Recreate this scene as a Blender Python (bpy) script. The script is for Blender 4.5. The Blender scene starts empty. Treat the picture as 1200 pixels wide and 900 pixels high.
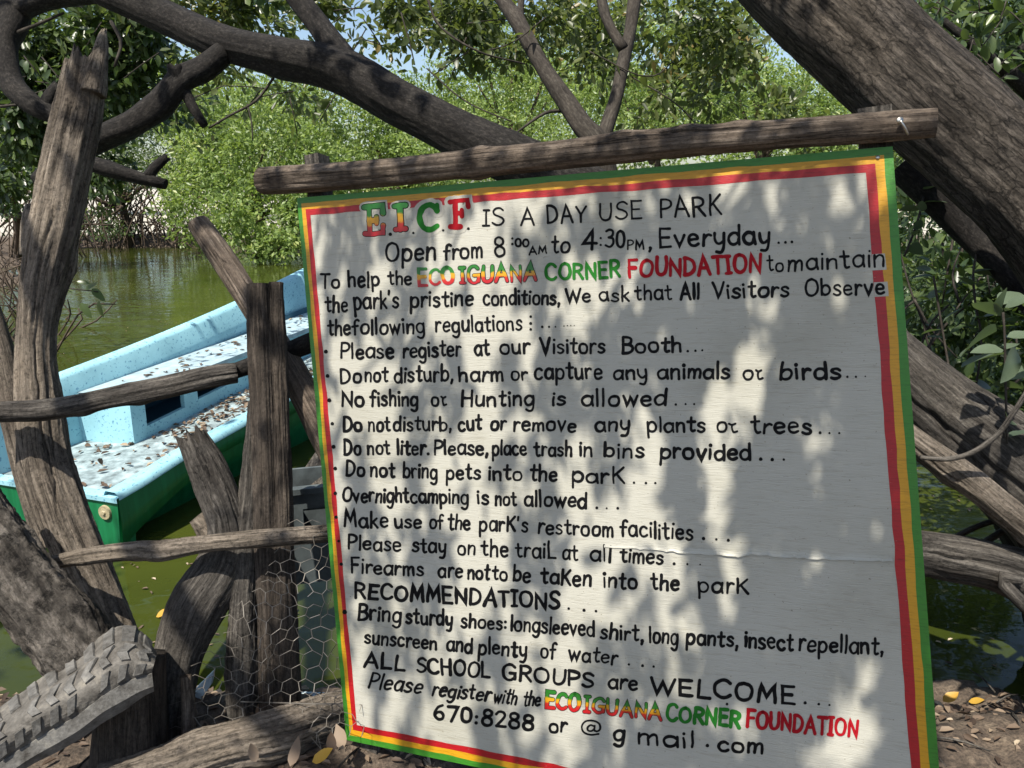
import bpy, math, random
import numpy as np
from mathutils import Vector
R = math.radians
rng = np.random.default_rng(7)
random.seed(7)
scene = bpy.context.scene
col = scene.collection

# ------------------------------------------------------------------ camera
CAMZ = 1.75; PITCH = R(14.0); F = 920.0
cam = bpy.data.objects.new('camera', bpy.data.cameras.new('camera'))
col.objects.link(cam); scene.camera = cam
cam.location = (0, 0, CAMZ); cam.rotation_euler = (R(90) - PITCH, 0, 0)
cam.data.sensor_width = 36.0; cam.data.lens = F / 1200 * 36.0
cam.data.clip_start = 0.05; cam.data.clip_end = 3000

# ------------------------------------------------------------------ light
SUN = np.array([-0.275, -0.415, 0.866]); SUN /= np.linalg.norm(SUN)
world = bpy.data.worlds.new('World'); scene.world = world; world.use_nodes = True
wn = world.node_tree; bg = wn.nodes['Background']
sky = wn.nodes.new('ShaderNodeTexSky'); sky.sky_type = 'NISHITA'; sky.sun_disc = False
sky.sun_elevation = math.asin(SUN[2]); sky.sun_rotation = math.atan2(SUN[0], SUN[1])
sky.air_density = 1.0; sky.dust_density = 1.5; sky.ozone_density = 1.0
wn.links.new(sky.outputs[0], bg.inputs[0]); bg.inputs[1].default_value = 0.11
sl = bpy.data.lights.new('sun', 'SUN'); sl.energy = 5.0; sl.angle = R(0.5); sl.color = (1.0, 0.94, 0.84)
so = bpy.data.objects.new('sun', sl); col.objects.link(so)
so.rotation_euler = Vector(SUN).to_track_quat('Z', 'Y').to_euler(); so.location = (0, 0, 20)
scene.view_settings.view_transform = 'Standard'; scene.view_settings.look = 'None'
scene.view_settings.gamma = 1.0; scene.view_settings.exposure = 0.70

# ------------------------------------------------------------------ helpers
cp, sp = math.cos(PITCH), math.sin(PITCH)
def ray(px, py):
    cx = (px - 600) / F; cy = (py - 450) / F
    return np.array([cx, cp - sp * cy, -sp - cp * cy])
def W(px, py, d):
    """world point seen at reference pixel (px,py), d metres forward of the lens"""
    return np.array([0, 0, CAMZ]) + ray(px, py) * d
def Wz(px, py, z):
    r = ray(px, py); t = (z - CAMZ) / r[2]
    return np.array([0, 0, CAMZ]) + r * t

def tag(o, label=None, cat=None, group=None, kind=None):
    if label: o['label'] = label
    if cat: o['category'] = cat
    if group: o['group'] = group
    if kind: o['kind'] = kind
    return o
def thing(name, loc, label, cat, group=None):
    o = bpy.data.objects.new(name, None); col.objects.link(o)
    o.location = [float(v) for v in loc]; o.empty_display_size = 0.1
    return tag(o, label, cat, group)
def mesh(name, V, Fc, smooth=True, attrs=None):
    V = np.asarray(V, np.float32); me = bpy.data.meshes.new(name)
    if isinstance(Fc, np.ndarray):
        k = Fc.shape[1]; n = len(Fc)
        me.vertices.add(len(V)); me.vertices.foreach_set('co', V.ravel())
        me.loops.add(n * k); me.loops.foreach_set('vertex_index', Fc.astype(np.int32).ravel())
        me.polygons.add(n); me.polygons.foreach_set('loop_start', np.arange(0, n * k, k, dtype=np.int32))
        me.update(calc_edges=True)
    else:
        me.from_pydata(V.tolist(), [], [list(map(int, f)) for f in Fc])
    if smooth: me.polygons.foreach_set('use_smooth', np.ones(len(me.polygons), bool))
    for k, a in (attrs or {}).items():
        a = np.asarray(a, np.float32)
        if a.ndim == 1:
            at = me.attributes.new(k, 'FLOAT', 'POINT'); at.data.foreach_set('value', a)
        else:
            at = me.attributes.new(k, 'FLOAT_VECTOR', 'POINT'); at.data.foreach_set('vector', a.ravel())
    me.update()
    return me
def put(name, me, mat, parent=None):
    """world-coordinate mesh; a top-level one gets its origin moved to its base"""
    o = bpy.data.objects.new(name, me); col.objects.link(o)
    if mat is not None: me.materials.append(mat)
    if parent is None:
        n = len(me.vertices); co = np.empty(n * 3, np.float32); me.vertices.foreach_get('co', co); co = co.reshape(-1, 3)
        b = np.array([co[:, 0].mean(), co[:, 1].mean(), co[:, 2].min()], np.float32)
        me.vertices.foreach_set('co', (co - b).ravel()); me.update(); o.location = [float(v) for v in b]
    else:
        o.parent = parent
        off = Vector((0, 0, 0)); p = parent
        while p is not None: off += p.location; p = p.parent
        o.location = -off
    return o

def _h(ix, iy, iz, seed):
    n = (ix * 374761393 + iy * 668265263 + iz * 2147483647 + seed * 974634777) & 0xffffffff
    n = ((n ^ (n >> 13)) * 1274126177) & 0xffffffff
    return ((n ^ (n >> 16)) & 0xffff) / 32767.5 - 1.0
def noise(p, seed=0):
    p = np.asarray(p, float); i = np.floor(p).astype(np.int64); f = p - i; f = f * f * (3 - 2 * f)
    x, y, z = i[..., 0], i[..., 1], i[..., 2]; u, v, w = f[..., 0], f[..., 1], f[..., 2]
    def g(a, b, c): return _h(x + a, y + b, z + c, seed)
    l = lambda a, b, t: a + (b - a) * t
    return l(l(l(g(0,0,0), g(1,0,0), u), l(g(0,1,0), g(1,1,0), u), v), l(l(g(0,0,1), g(1,0,1), u), l(g(0,1,1), g(1,1,1), u), v), w)
def fbm(p, o=3, seed=0):
    p = np.asarray(p, float); s = 0; a = 1
    for k in range(o): s = s + a * noise(p * 2 ** k, seed + k); a *= .5
    return s

def catmull(P, n):
    P = np.asarray(P, float)
    if len(P) == 2: P = np.vstack([P[0], (P[0] + P[1]) / 2, P[1]])
    Q = np.vstack([2 * P[0] - P[1], P, 2 * P[-1] - P[-2]])
    seg = np.linalg.norm(np.diff(P[:, :3], axis=0), axis=1); cum = np.r_[0, np.cumsum(seg)]
    t = np.linspace(0, cum[-1], n); out = []
    for x in t:
        k = min(np.searchsorted(cum, x, side='right') - 1, len(P) - 2); k = max(k, 0)
        s = (x - cum[k]) / max(seg[k], 1e-9)
        a, b, c, d = Q[k], Q[k+1], Q[k+2], Q[k+3]
        out.append(.5 * (2*b + (c-a)*s + (2*a-5*b+4*c-d)*s*s + (3*b-a-3*c+d)*s**3))
    return np.array(out)

def tube(pts, rad, seg=18, step=0.03, rough=0.06, ridge=0.04, seed=0, ends=(1, 1), jag=0.0, flat=None, knots=0, maxn=160, ridgef=3.0, cracks=0, fine=0.0, cdepth=.16):
    """tapered, knotty tube through world points. Returns V, F, bark attribute"""
    P = np.asarray(pts, float); rr = np.asarray(rad, float)
    L = np.linalg.norm(np.diff(P, axis=0), axis=1).sum(); n = int(min(maxn, max(6, L / step)))
    C = catmull(np.c_[P, rr], n); Rr = np.maximum(C[:, 3], 1e-4); C = C[:, :3]
    T = np.gradient(C, axis=0); T /= np.linalg.norm(T, axis=1)[:, None]
    up = np.array([0, 0, 1.]) if abs(T[0][2]) < .9 else np.array([1., 0, 0])
    N = np.cross(T[0], up); N /= np.linalg.norm(N); Ns = []
    for t in T:
        N = N - t * (N @ t); N /= np.linalg.norm(N); Ns.append(N.copy())
    Ns = np.array(Ns); B = np.cross(T, Ns)
    s = np.r_[0, np.cumsum(np.linalg.norm(np.diff(C, axis=0), axis=1))]
    th = np.linspace(0, 2 * np.pi, seg, endpoint=False)
    ct, st = np.cos(th), np.sin(th)
    rm = Rr.mean()
    S = s[:, None] + 0 * th[None]; CT = ct[None] + 0 * S; ST = st[None] + 0 * S
    q = np.stack([CT * 1.2, ST * 1.2, S / (rm * 5)], -1) + seed * 13.7
    q2 = np.stack([CT * ridgef, ST * ridgef, S / (rm * 9)], -1) + seed * 5.1
    d = 1 + rough * fbm(q, 3, seed) + ridge * fbm(q2, 2, seed + 9)
    rs = np.random.default_rng(seed + 100)
    for _ in range(knots):
        s0 = rs.uniform(.1, .9) * s[-1]; t0 = rs.uniform(0, 2 * np.pi)
        dd = ((S - s0) / (rm * .9)) ** 2 + ((np.angle(np.exp(1j * (th[None] - t0)))) / .6) ** 2
        d += .22 * np.exp(-dd)
    if fine: d += fine * (np.abs(fbm(np.stack([CT * 4.5, ST * 4.5, S / (rm * .35)], -1) + seed, 3, seed + 40)) - .3)
    for _ in range(cracks):
        s0 = rs.uniform(0, 1) * s[-1]; ln = rs.uniform(.12, .45) * s[-1]; t0 = rs.uniform(0, 2 * np.pi)
        tt = t0 + .22 * noise(np.stack([s / (rm * 2.5), 0 * s, 0 * s + _], -1), seed + 60) + .05 * noise(np.stack([s / (rm * .4), 0 * s, 0 * s + _], -1), seed + 61)
        wd = rs.uniform(.035, .075); msk = np.clip(1 - ((s - s0) / (ln * .5)) ** 2, 0, 1) ** .5
        d -= cdepth * rs.uniform(.6, 1.3) * msk[:, None] * np.exp(-(np.angle(np.exp(1j * (th[None] - tt[:, None]))) / wd) ** 2)
    fl = np.ones_like(th) if flat is None else 1 / np.sqrt((np.cos(th - flat[1])) ** 2 + (np.sin(th - flat[1]) / flat[0]) ** 2)
    Rd = Rr[:, None] * d * fl[None]
    V = C[:, None] + Rd[..., None] * (ct[None, :, None] * Ns[:, None] + st[None, :, None] * B[:, None])
    if jag > 0:
        j = jag * (noise(np.stack([ct * 2, st * 2, 0 * ct], -1) * 1.7, seed) + .9 * noise(np.stack([ct * 5, st * 5, 0 * ct], -1), seed + 3))
        V[-1] += T[-1] * j[:, None]; V[-2] += T[-1] * j[:, None] * .6
    V = V.reshape(-1, 3)
    A = np.stack([Rd * CT, Rd * ST, S], -1).reshape(-1, 3) + seed * 3.3
    i = np.arange(n - 1)[:, None] * seg; j = np.arange(seg)[None]; j2 = (j + 1) % seg
    Fq = np.stack([i + j, i + j2, i + seg + j2, i + seg + j], -1).reshape(-1, 4)
    F3 = Fq.tolist()
    for e, base, c in ((0, 0, C[0]), (1, (n - 1) * seg, C[-1])):
        if ends[e]:
            k = len(V); V = np.vstack([V, c - (T[0] * 0 if e == 0 else T[-1] * (jag * .3))]); A = np.vstack([A, [seed * 3.3, seed * 3.3, 0 if e == 0 else s[-1]]])
            for m in range(seg):
                a, b = base + m, base + (m + 1) % seg
                F3.append([k, b, a] if e == 0 else [k, a, b])
    return V, F3, A
class MB:
    def __init__(s): s.V = []; s.F = []; s.A = []; s.n = 0
    def add(s, V, Fc, A=None):
        V = np.asarray(V, float); s.V.append(V)
        s.A.append(np.zeros((len(V), 3)) if A is None else np.asarray(A, float))
        s.F += [[int(i) + s.n for i in f] for f in Fc]; s.n += len(V)
    def box(s, c, ax, half):
        c = np.asarray(c, float); ax = [np.asarray(a, float) for a in ax]
        V = [c + sx * half[0] * ax[0] + sy * half[1] * ax[1] + sz * half[2] * ax[2] for sz in (-1, 1) for sy in (-1, 1) for sx in (-1, 1)]
        s.add(V, [(0,2,3,1), (4,5,7,6), (0,1,5,4), (2,6,7,3), (0,4,6,2), (1,3,7,5)], V)
    def me(s, name, smooth=True): return mesh(name, np.vstack(s.V), s.F, smooth, {'bark': np.vstack(s.A)})
def tubeo(name, pts, rad, mat, parent=None, **k):
    V, Fc, A = tube(pts, rad, **k)
    return put(name, mesh(name, V, Fc, True, {'bark': A}), mat, parent)
def pxtube(name, L, mat, parent=None, **k):
    """L: (px, py, depth, radius in px) along the photographed axis"""
    P = [W(a, b, d) for a, b, d, r in L]; rr = [r * d / F for a, b, d, r in L]
    return tubeo(name, P, rr, mat, parent, **k)

# ------------------------------------------------------------------ materials
def newmat(name):
    m = bpy.data.materials.new(name); m.use_nodes = True; return m, m.node_tree.nodes, m.node_tree.links, m.node_tree.nodes['Principled BSDF']
def mapping(N, L, src, scale, loc=(0, 0, 0)):
    mp = N.new('ShaderNodeMapping'); L.new(src, mp.inputs[0]); mp.inputs['Scale'].default_value = scale; mp.inputs['Location'].default_value = loc
    return mp.outputs[0]
def nz(N, L, vec, scale, detail=5, rough=.6, dist=0.):
    n = N.new('ShaderNodeTexNoise'); n.inputs['Scale'].default_value = scale; n.inputs['Detail'].default_value = detail
    n.inputs['Roughness'].default_value = rough; n.inputs['Distortion'].default_value = dist
    if vec is not None: L.new(vec, n.inputs['Vector'])
    return n.outputs['Fac']
def ramp(N, L, src, stops, interp='LINEAR'):
    r = N.new('ShaderNodeValToRGB'); cr = r.color_ramp; cr.interpolation = interp
    while len(cr.elements) < len(stops): cr.elements.new(0.5)
    for e, (p, c) in zip(cr.elements, stops): e.position = p; e.color = (*c, 1) if len(c) == 3 else c
    L.new(src, r.inputs[0]); return r.outputs[0]
def mix(N, L, a, b, fac, mode='MIX'):
    m = N.new('ShaderNodeMix'); m.data_type = 'RGBA'; m.blend_type = mode
    for i, v in ((6, a), (7, b)):
        if hasattr(v, 'default_value'): L.new(v, m.inputs[i])
        else: m.inputs[i].default_value = (*v, 1)
    if hasattr(fac, 'default_value'): L.new(fac, m.inputs[0])
    else: m.inputs[0].default_value = fac
    return m.outputs[2]
def mth(N, L, op, a, b=None):
    m = N.new('ShaderNodeMath'); m.operation = op
    for i, v in ((0, a), (1, b)):
        if v is None: continue
        if hasattr(v, 'default_value'): L.new(v, m.inputs[i])
        else: m.inputs[i].default_value = v
    return m.outputs[0]
def bump(N, L, h, strength, dist, prev=None):
    b = N.new('ShaderNodeBump'); b.inputs['Strength'].default_value = strength; b.inputs['Distance'].default_value = dist
    L.new(h, b.inputs['Height'])
    if prev is not None: L.new(prev, b.inputs['Normal'])
    return b.outputs[0]
def attr(N, name, out='Vector'):
    a = N.new('ShaderNodeAttribute'); a.attribute_name = name; return a.outputs[out]

def wood(name, dark, mid, light, fine=60, stretch=.08, crack=.5, bumpd=.006, patch=3.0, pits=0.0, rough=.85, cw=.016, plate=0.0):
    m, N, L, P = newmat(name); v = attr(N, 'bark')
    g = nz(N, L, mapping(N, L, v, (1, 1, stretch)), fine, 9, .72, .15)
    c = nz(N, L, mapping(N, L, v, (1, 1, stretch * .45), (3, 1, 2)), fine * .55, 3, .5, .25)
    big = nz(N, L, mapping(N, L, v, (1, 1, .5)), patch * 2.2, 5, .65); mot = nz(N, L, mapping(N, L, v, (1, 1, .6)), fine * 1.6, 6, .75)
    base = ramp(N, L, g, [(.28, dark), (.5, mid), (.72, light)])
    base = mix(N, L, base, ramp(N, L, mot, [(.3, (.62,) * 3), (.5, (1, 1, 1)), (.72, (1.25,) * 3)]), 1.0, 'MULTIPLY')
    base = mix(N, L, base, ramp(N, L, big, [(.3, (.50, .48, .47)), (.5, (1, 1, 1)), (.72, (1.22, 1.19, 1.14))]), 1.0, 'MULTIPLY')
    msk = ramp(N, L, big, [(.36, (0,) * 3), (.58, (1,) * 3)])
    ck = mth(N, L, 'ABSOLUTE', mth(N, L, 'SUBTRACT', c, .5))
    ckr = ramp(N, L, ck, [(.0, (1 - crack,) * 3), (cw, (1, 1, 1))])
    ckr = mix(N, L, ckr, (1, 1, 1), mth(N, L, 'MULTIPLY', msk, .7))
    base = mix(N, L, base, ckr, 1.0, 'MULTIPLY')
    if plate:
        vo = N.new('ShaderNodeTexVoronoi'); vo.feature = 'DISTANCE_TO_EDGE'; vo.inputs['Scale'].default_value = plate
        wv = N.new('ShaderNodeVectorMath'); wv.operation = 'ADD'; L.new(mapping(N, L, v, (1, 1, .17)), wv.inputs[0])
        wn_ = N.new('ShaderNodeTexNoise'); wn_.inputs['Scale'].default_value = plate * .9; wn_.inputs['Detail'].default_value = 4; L.new(v, wn_.inputs['Vector'])
        ws = N.new('ShaderNodeVectorMath'); ws.operation = 'SCALE'; ws.inputs[3].default_value = .9 / plate; L.new(wn_.outputs['Color'], ws.inputs[0]); L.new(ws.outputs[0], wv.inputs[1]); L.new(wv.outputs[0], vo.inputs['Vector'])
        pl = ramp(N, L, vo.outputs['Distance'], [(.0, (.25,) * 3), (.05, (.85,) * 3), (.16, (1, 1, 1))]); base = mix(N, L, base, pl, .7, 'MULTIPLY')
    if pits:
        pn = nz(N, L, v, fine * 1.1, 7, .8); pr = ramp(N, L, pn, [(.38, (1 - .6 * pits,) * 3), (.5, (1, 1, 1))]); base = mix(N, L, base, pr, 1.0, 'MULTIPLY')
    L.new(base, P.inputs['Base Color']); P.inputs['Roughness'].default_value = rough; P.inputs['Specular IOR Level'].default_value = .2
    h2 = bump(N, L, mot, .5, bumpd * .6, bump(N, L, g, .7, bumpd)); h2 = bump(N, L, ckr, 1.0, bumpd * 1.4, h2)
    if plate: h2 = bump(N, L, pl, 1.0, bumpd * 1.5, h2)
    if pits: h2 = bump(N, L, pn, 1.0, bumpd * 1.8 * pits, h2)
    L.new(h2, P.inputs['Normal']); return m
M = {}
M['trunk'] = wood('fissured_bark', (.018, .0155, .013), (.075, .064, .053), (.20, .172, .145), 85, .16, .75, .007, 2.6, pits=.8, plate=38)
M['limb'] = wood('smooth_grey_bark', (.006, .0052, .0048), (.018, .016, .0145), (.06, .054, .047), 110, .5, .3, .003, 5.0, pits=.7)
M['dead'] = wood('bleached_deadwood', (.045, .037, .029), (.185, .155, .123), (.40, .34, .275), 90, .07, .8, .005, 3.6, pits=.9)
M['grey'] = wood('weathered_grey_wood', (.018, .016, .0145), (.08, .072, .063), (.22, .20, .175), 100, .08, .8, .005, 5.0, pits=.8)
M['rough'] = wood('rough_flaking_bark', (.025, .021, .018), (.13, .115, .098), (.46, .41, .355), 26, .35, .7, .018, 6.0, pits=1.4)
M['beam'] = wood('beam_wood', (.035, .026, .02), (.125, .098, .076), (.31, .255, .205), 90, .06, .9, .005, 6.0, pits=.6)
M['post'] = wood('brown_post_wood', (.02, .016, .013), (.07, .057, .046), (.15, .122, .098), 100, .07, .65, .005, 4.0, pits=.7)
M['twig'] = wood('twig_bark', (.018, .015, .012), (.042, .036, .03), (.09, .08, .067), 120, .3, .3, .001, 10.0)
M['root'] = wood('dark_root', (.03, .022, .016), (.07, .052, .038), (.13, .10, .075), 30, .2, .3, .003, 4.0)

def leafmat(name, stops, trans=.35, rough=.42, tcol=(.16, .26, .03), vein=False):
    m, N, L, P = newmat(name); c = ramp(N, L, attr(N, 'rnd', 'Fac'), stops)
    if vein:
        tc = N.new('ShaderNodeTexCoord').outputs['Object']; q = nz(N, L, tc, 90, 4); c = mix(N, L, c, ramp(N, L, q, [(.3, (.65,)*3), (.7, (1.2,)*3)]), 1.0, 'MULTIPLY')
    L.new(c, P.inputs['Base Color']); P.inputs['Roughness'].default_value = rough; P.inputs['Specular IOR Level'].default_value = .45
    t = N.new('ShaderNodeBsdfTranslucent'); L.new(mix(N, L, c, tcol, .6), t.inputs[0])
    mx = N.new('ShaderNodeMixShader'); mx.inputs[0].default_value = trans
    L.new(P.outputs[0], mx.inputs[1]); L.new(t.outputs[0], mx.inputs[2]); L.new(mx.outputs[0], N['Material Output'].inputs[0]); return m
M['leaf_far'] = leafmat('sunny_mangrove_leaf', [(0, (.055, .085, .022)), (.45, (.15, .225, .06)), (.85, (.30, .38, .12)), (1, (.42, .44, .16))], .42, .42, (.36, .50, .07))  # brighter copy of the mangrove leaf: sunlight put into the colour
M['leaf_dark'] = leafmat('shaded_mangrove_leaf', [(0, (.02, .035, .014)), (.6, (.05, .08, .03)), (1, (.12, .16, .05))], .3, .34)  # darker, bluer copy of the mangrove leaf: shade put into the colour
M['leaf_near'] = leafmat('buttonwood_leaf', [(0, (.03, .042, .014)), (.5, (.06, .08, .026)), (.9, (.13, .15, .045)), (1, (.2, .15, .05))], .4, .38, (.24, .32, .05))
M['leaf_big'] = leafmat('grey_green_broad_leaf', [(0, (.07, .10, .07)), (1, (.12, .16, .10))], .25, .45, vein=True)
M['litter'] = leafmat('dry_fallen_leaf', [(0, (.04, .026, .018)), (.5, (.11, .075, .05)), (.88, (.24, .18, .125)), (1, (.42, .35, .25))], .1, .7, (.2, .1, .04))
M['yellow'] = leafmat('yellow_fallen_leaf', [(0, (.42, .24, .03)), (1, (.5, .3, .04))], .15, .5, (.5, .3, .03))

def paint(name, c, rough=.5, var=.12, scale=30, bumpd=0.0006, spec=.4):
    m, N, L, P = newmat(name); tc = N.new('ShaderNodeTexCoord').outputs['Object']
    n = nz(N, L, tc, scale, 6, .65); k = ramp(N, L, n, [(.3, (1 - var * 2,) * 3), (.65, (1 + var * .3,) * 3)])
    L.new(mix(N, L, c, k, 1.0, 'MULTIPLY'), P.inputs['Base Color']); P.inputs['Roughness'].default_value = rough; P.inputs['Specular IOR Level'].default_value = spec
    L.new(bump(N, L, n, .6, bumpd), P.inputs['Normal']); return m

# ------------------------------------------------------------------ ground, water
def sst(a, b, x): t = np.clip((x - a) / (b - a), 0, 1); return t * t * (3 - 2 * t)
def ground_h(x, y):
    p = np.stack([x, y, 0 * x], -1)
    top = .45 - .09 * sst(-.4, 1.0, x)
    shore = 2.45 + .10 * noise(p * 2.1, 3) + .06 * x
    near = top * (1 - sst(1.75, 1.0 * shore, y)) - .55 * sst(shore - .05, shore + 1.2, y)
    far = sst(23.3, 25.2, y + 1.0 * noise(p * .35, 5)); left = sst(.0, 1.2, (-x - .58 * y - .2 + .35 * noise(p * .6, 8))) * sst(5.2, 7.5, y)
    right = sst(0, 1.5, (x - .8 * y - 1.6 + .5 * noise(p * .5, 2))) * sst(4, 7, y)
    land = np.maximum(np.maximum(far, left), right)
    h = near * (1 - land) + land * (.22 + .10 * noise(p * .8, 6))
    nr = 1 - sst(3, 6, np.hypot(x, y - 1.5))
    return h + nr * (.022 * fbm(p * 6, 3, 1) + .012 * noise(p * 30, 4)) + .35 * sst(60, 200, y) * noise(p * .02, 1)
def grid_ax(lims):
    out = []
    for a, b, s in lims: out += list(np.arange(a, b, s))
    out.append(lims[-1][1]); return np.array(out)
gx = grid_ax([(-900, -60, 60), (-60, -8, 2), (-8, -2.2, .3), (-2.2, 2.6, .035), (2.6, 9, .3), (9, 60, 2), (60, 900, 60)])
gy = grid_ax([(-300, -10, 30), (-10, .6, .6), (.6, 3.1, .035), (3.1, 8, .3), (8, 32, .6), (32, 100, 6), (100, 1500, 100)])
X, Y = np.meshgrid(gx, gy); Z = ground_h(X, Y)
nx, ny = len(gx), len(gy); i = np.arange(ny - 1)[:, None] * nx; j = np.arange(nx - 1)[None]
Fq = np.stack([i + j, i + j + 1, i + nx + j + 1, i + nx + j], -1).reshape(-1, 4)
m, N, L, P = newmat('dirt_and_sand')
geo = N.new('ShaderNodeNewGeometry').outputs['Position']
n1 = nz(N, L, geo, 14, 8, .7); n2 = nz(N, L, geo, 110, 4, .6)
dirt = ramp(N, L, n1, [(.3, (.035, .026, .018)), (.5, (.095, .07, .05)), (.7, (.20, .155, .11))])
dirt = mix(N, L, dirt, ramp(N, L, n2, [(.35, (.5,) * 3), (.6, (1.15,) * 3)]), 1.0, 'MULTIPLY')
sx = N.new('ShaderNodeSeparateXYZ'); L.new(geo, sx.inputs[0])
mr = N.new('ShaderNodeMapRange'); L.new(sx.outputs[1], mr.inputs[0]); mr.inputs[1].default_value = 26; mr.inputs[2].default_value = 29
L.new(mix(N, L, dirt, (.42, .39, .33), mr.outputs[0]), P.inputs['Base Color']); P.inputs['Roughness'].default_value = .95
L.new(bump(N, L, n2, .9, .006, bump(N, L, n1, .8, .02)), P.inputs['Normal'])
tag(put('ground', mesh('ground', np.stack([X, Y, Z], -1).reshape(-1, 3), Fq), m), kind='structure')

m, N, L, P = newmat('murky_green_water')
geo = N.new('ShaderNodeNewGeometry').outputs['Position']
n1 = nz(N, L, mapping(N, L, geo, (1, 1.8, 1)), 1.4, 3, .5); n2 = nz(N, L, geo, 9, 3, .5); n3 = nz(N, L, geo, .6, 4)
L.new(ramp(N, L, n3, [(.3, (.026, .035, .006)), (.7, (.050, .062, .010))]), P.inputs['Base Color'])
P.inputs['Roughness'].default_value = .05; P.inputs['IOR'].default_value = 1.33
L.new(bump(N, L, n2, .12, .010, bump(N, L, n1, .35, .04)), P.inputs['Normal'])
gx = np.array([-60, -10, 0, 10, 60.]); gy = np.array([1.0, 8, 16, 31.])
X, Y = np.meshgrid(gx, gy); nx, ny = len(gx), len(gy); i = np.arange(ny - 1)[:, None] * nx; j = np.arange(nx - 1)[None]
tag(put('water', mesh('water', np.stack([X, Y, 0 * X], -1).reshape(-1, 3), np.stack([i + j, i + j + 1, i + nx + j + 1, i + nx + j], -1).reshape(-1, 4), False), m), kind='structure')

# ------------------------------------------------------------------ leaves
T_FAR = (np.array([(0, 0, 0), (.5, .24, .06), (1, 0, 0), (.5, -.24, .06)]), np.array([(0, 2, 1), (0, 3, 2)]))
T_NEAR = (np.array([(0, 0, 0), (.3, .17, .05), (.3, -.17, .05), (.72, .21, .05), (.72, -.21, .05), (1, 0, -.03), (.5, 0, -.02)]),
          np.array([(0, 6, 1), (0, 2, 6), (1, 6, 3), (2, 4, 6), (3, 6, 5), (4, 5, 6)]))
def leaf_mesh(name, pos, size, dirs, nrm, rnd, tmpl):
    TV, TF = tmpl; n = len(pos)
    a = dirs / (np.linalg.norm(dirs, axis=1)[:, None] + 1e-9); c = nrm - a * (nrm * a).sum(1)[:, None]; c /= (np.linalg.norm(c, axis=1)[:, None] + 1e-9); b = np.cross(c, a)
    V = pos[:, None] + size[:, None, None] * (TV[None, :, 0:1] * a[:, None] + TV[None, :, 1:2] * b[:, None] + TV[None, :, 2:3] * c[:, None])
    Fc = (TF[None] + (np.arange(n) * len(TV))[:, None, None]).reshape(-1, 3)
    return mesh(name, V.reshape(-1, 3), Fc, False, {'rnd': np.repeat(rnd, len(TV))})
def blob_pts(cl, dens_seed=0, shell=.45, lumps=True, gap=-.15, freq=1.0):
    """cl: (centre, radii, n) -> positions, outward directions; holes where a noise field is low"""
    Ps = []; Ds = []
    for c, r, n in cl:
        d = rng.normal(size=(n, 3)); d /= np.linalg.norm(d, axis=1)[:, None]
        rad = shell + (1 - shell) * rng.random(n) ** .6
        r = np.asarray(r, float); rough = 1 + .3 * noise(d * 2.2 + c[0], dens_seed) + .15 * noise(d * 5 + c[1], dens_seed + 1)
        p = np.asarray(c) + d * (rad * rough)[:, None] * r
        if lumps:
            k = noise(p * freq * 2.0 / max(r.mean(), .3) ** .5, dens_seed + 4) > gap + .35 * rng.normal(size=n) * .3
            p = p[k]; d = d[k]
        Ps.append(p); Ds.append(d)
    return np.vstack(Ps), np.vstack(Ds)
def foliage(name, cl, size, mat, parent, tmpl=T_FAR, droop=.2, kind='stuff', seed=0, gap=-.15, shell=.45, freq=1.0, cut=None):
    p, d = blob_pts(cl, seed, shell, gap=gap, freq=freq)
    if cut is not None: k = cut(p); p = p[k]; d = d[k]
    n = len(p); dirs = d + rng.normal(size=(n, 3)) * .8 + np.array([0, 0, -droop]); nrm = d * .5 + rng.normal(size=(n, 3)) * .6 + np.array([0, 0, .4]) + SUN * .6
    o = put(name, leaf_mesh(name, p, size * rng.uniform(.65, 1.25, n), dirs, nrm, np.clip(rng.normal(.5, .2, n) + .3 * noise(p * (1.1 if size > .09 else 3.0), seed + 70), 0, 1), tmpl), mat, parent)
    o['kind'] = kind; return o

# detailed single leaves (shared meshes) for the sprays that hang near the lens
def fine_leaf(seed, wide=.3, mat=None, curl=.12):
    rs = np.random.default_rng(seed); V = []; Fc = []; n = 7
    for k in range(n):
        t = k / (n - 1); w = wide * math.sin(math.pi * min(1, t ** .8)) ** .75 * (1 + .06 * rs.normal()); z = -curl * t * t
        if k in (0, n - 1): w = .012
        V += [(t, -w, z + .25 * w), (t, 0, z), (t, w, z + .22 * w)]
    for k in range(n - 1):
        a = k * 3; Fc += [(a, a+1, a+4, a+3), (a+1, a+2, a+5, a+4)]
    me = mesh('leaf', V, Fc, True, {'rnd': np.full(len(V), rs.random())}); me.materials.append(mat); return me
LM = {k: [fine_leaf(s * 7 + i, w, M[mt], c) for i in range(5)] for s, (k, w, mt, c) in enumerate([('near', .25, 'leaf_near', .12), ('big', .30, 'leaf_big', .15), ('dark', .24, 'leaf_dark', .2)])}
def put_leaf(me, pos, direction, size, parent, roll=None, name='leaf'):
    o = bpy.data.objects.new(name, me); col.objects.link(o); o.parent = parent
    off = Vector((0, 0, 0)); p = parent
    while p is not None: off += p.location; p = p.parent
    o.location = Vector([float(v) for v in pos]) - off
    q = Vector([float(v) for v in direction]).to_track_quat('X', 'Z'); o.rotation_mode = 'QUATERNION'
    from mathutils import Quaternion
    o.rotation_quaternion = q @ Quaternion((1, 0, 0), random.uniform(-1.1, 1.1) if roll is None else roll)
    o.scale = (size,) * 3; return o
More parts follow.
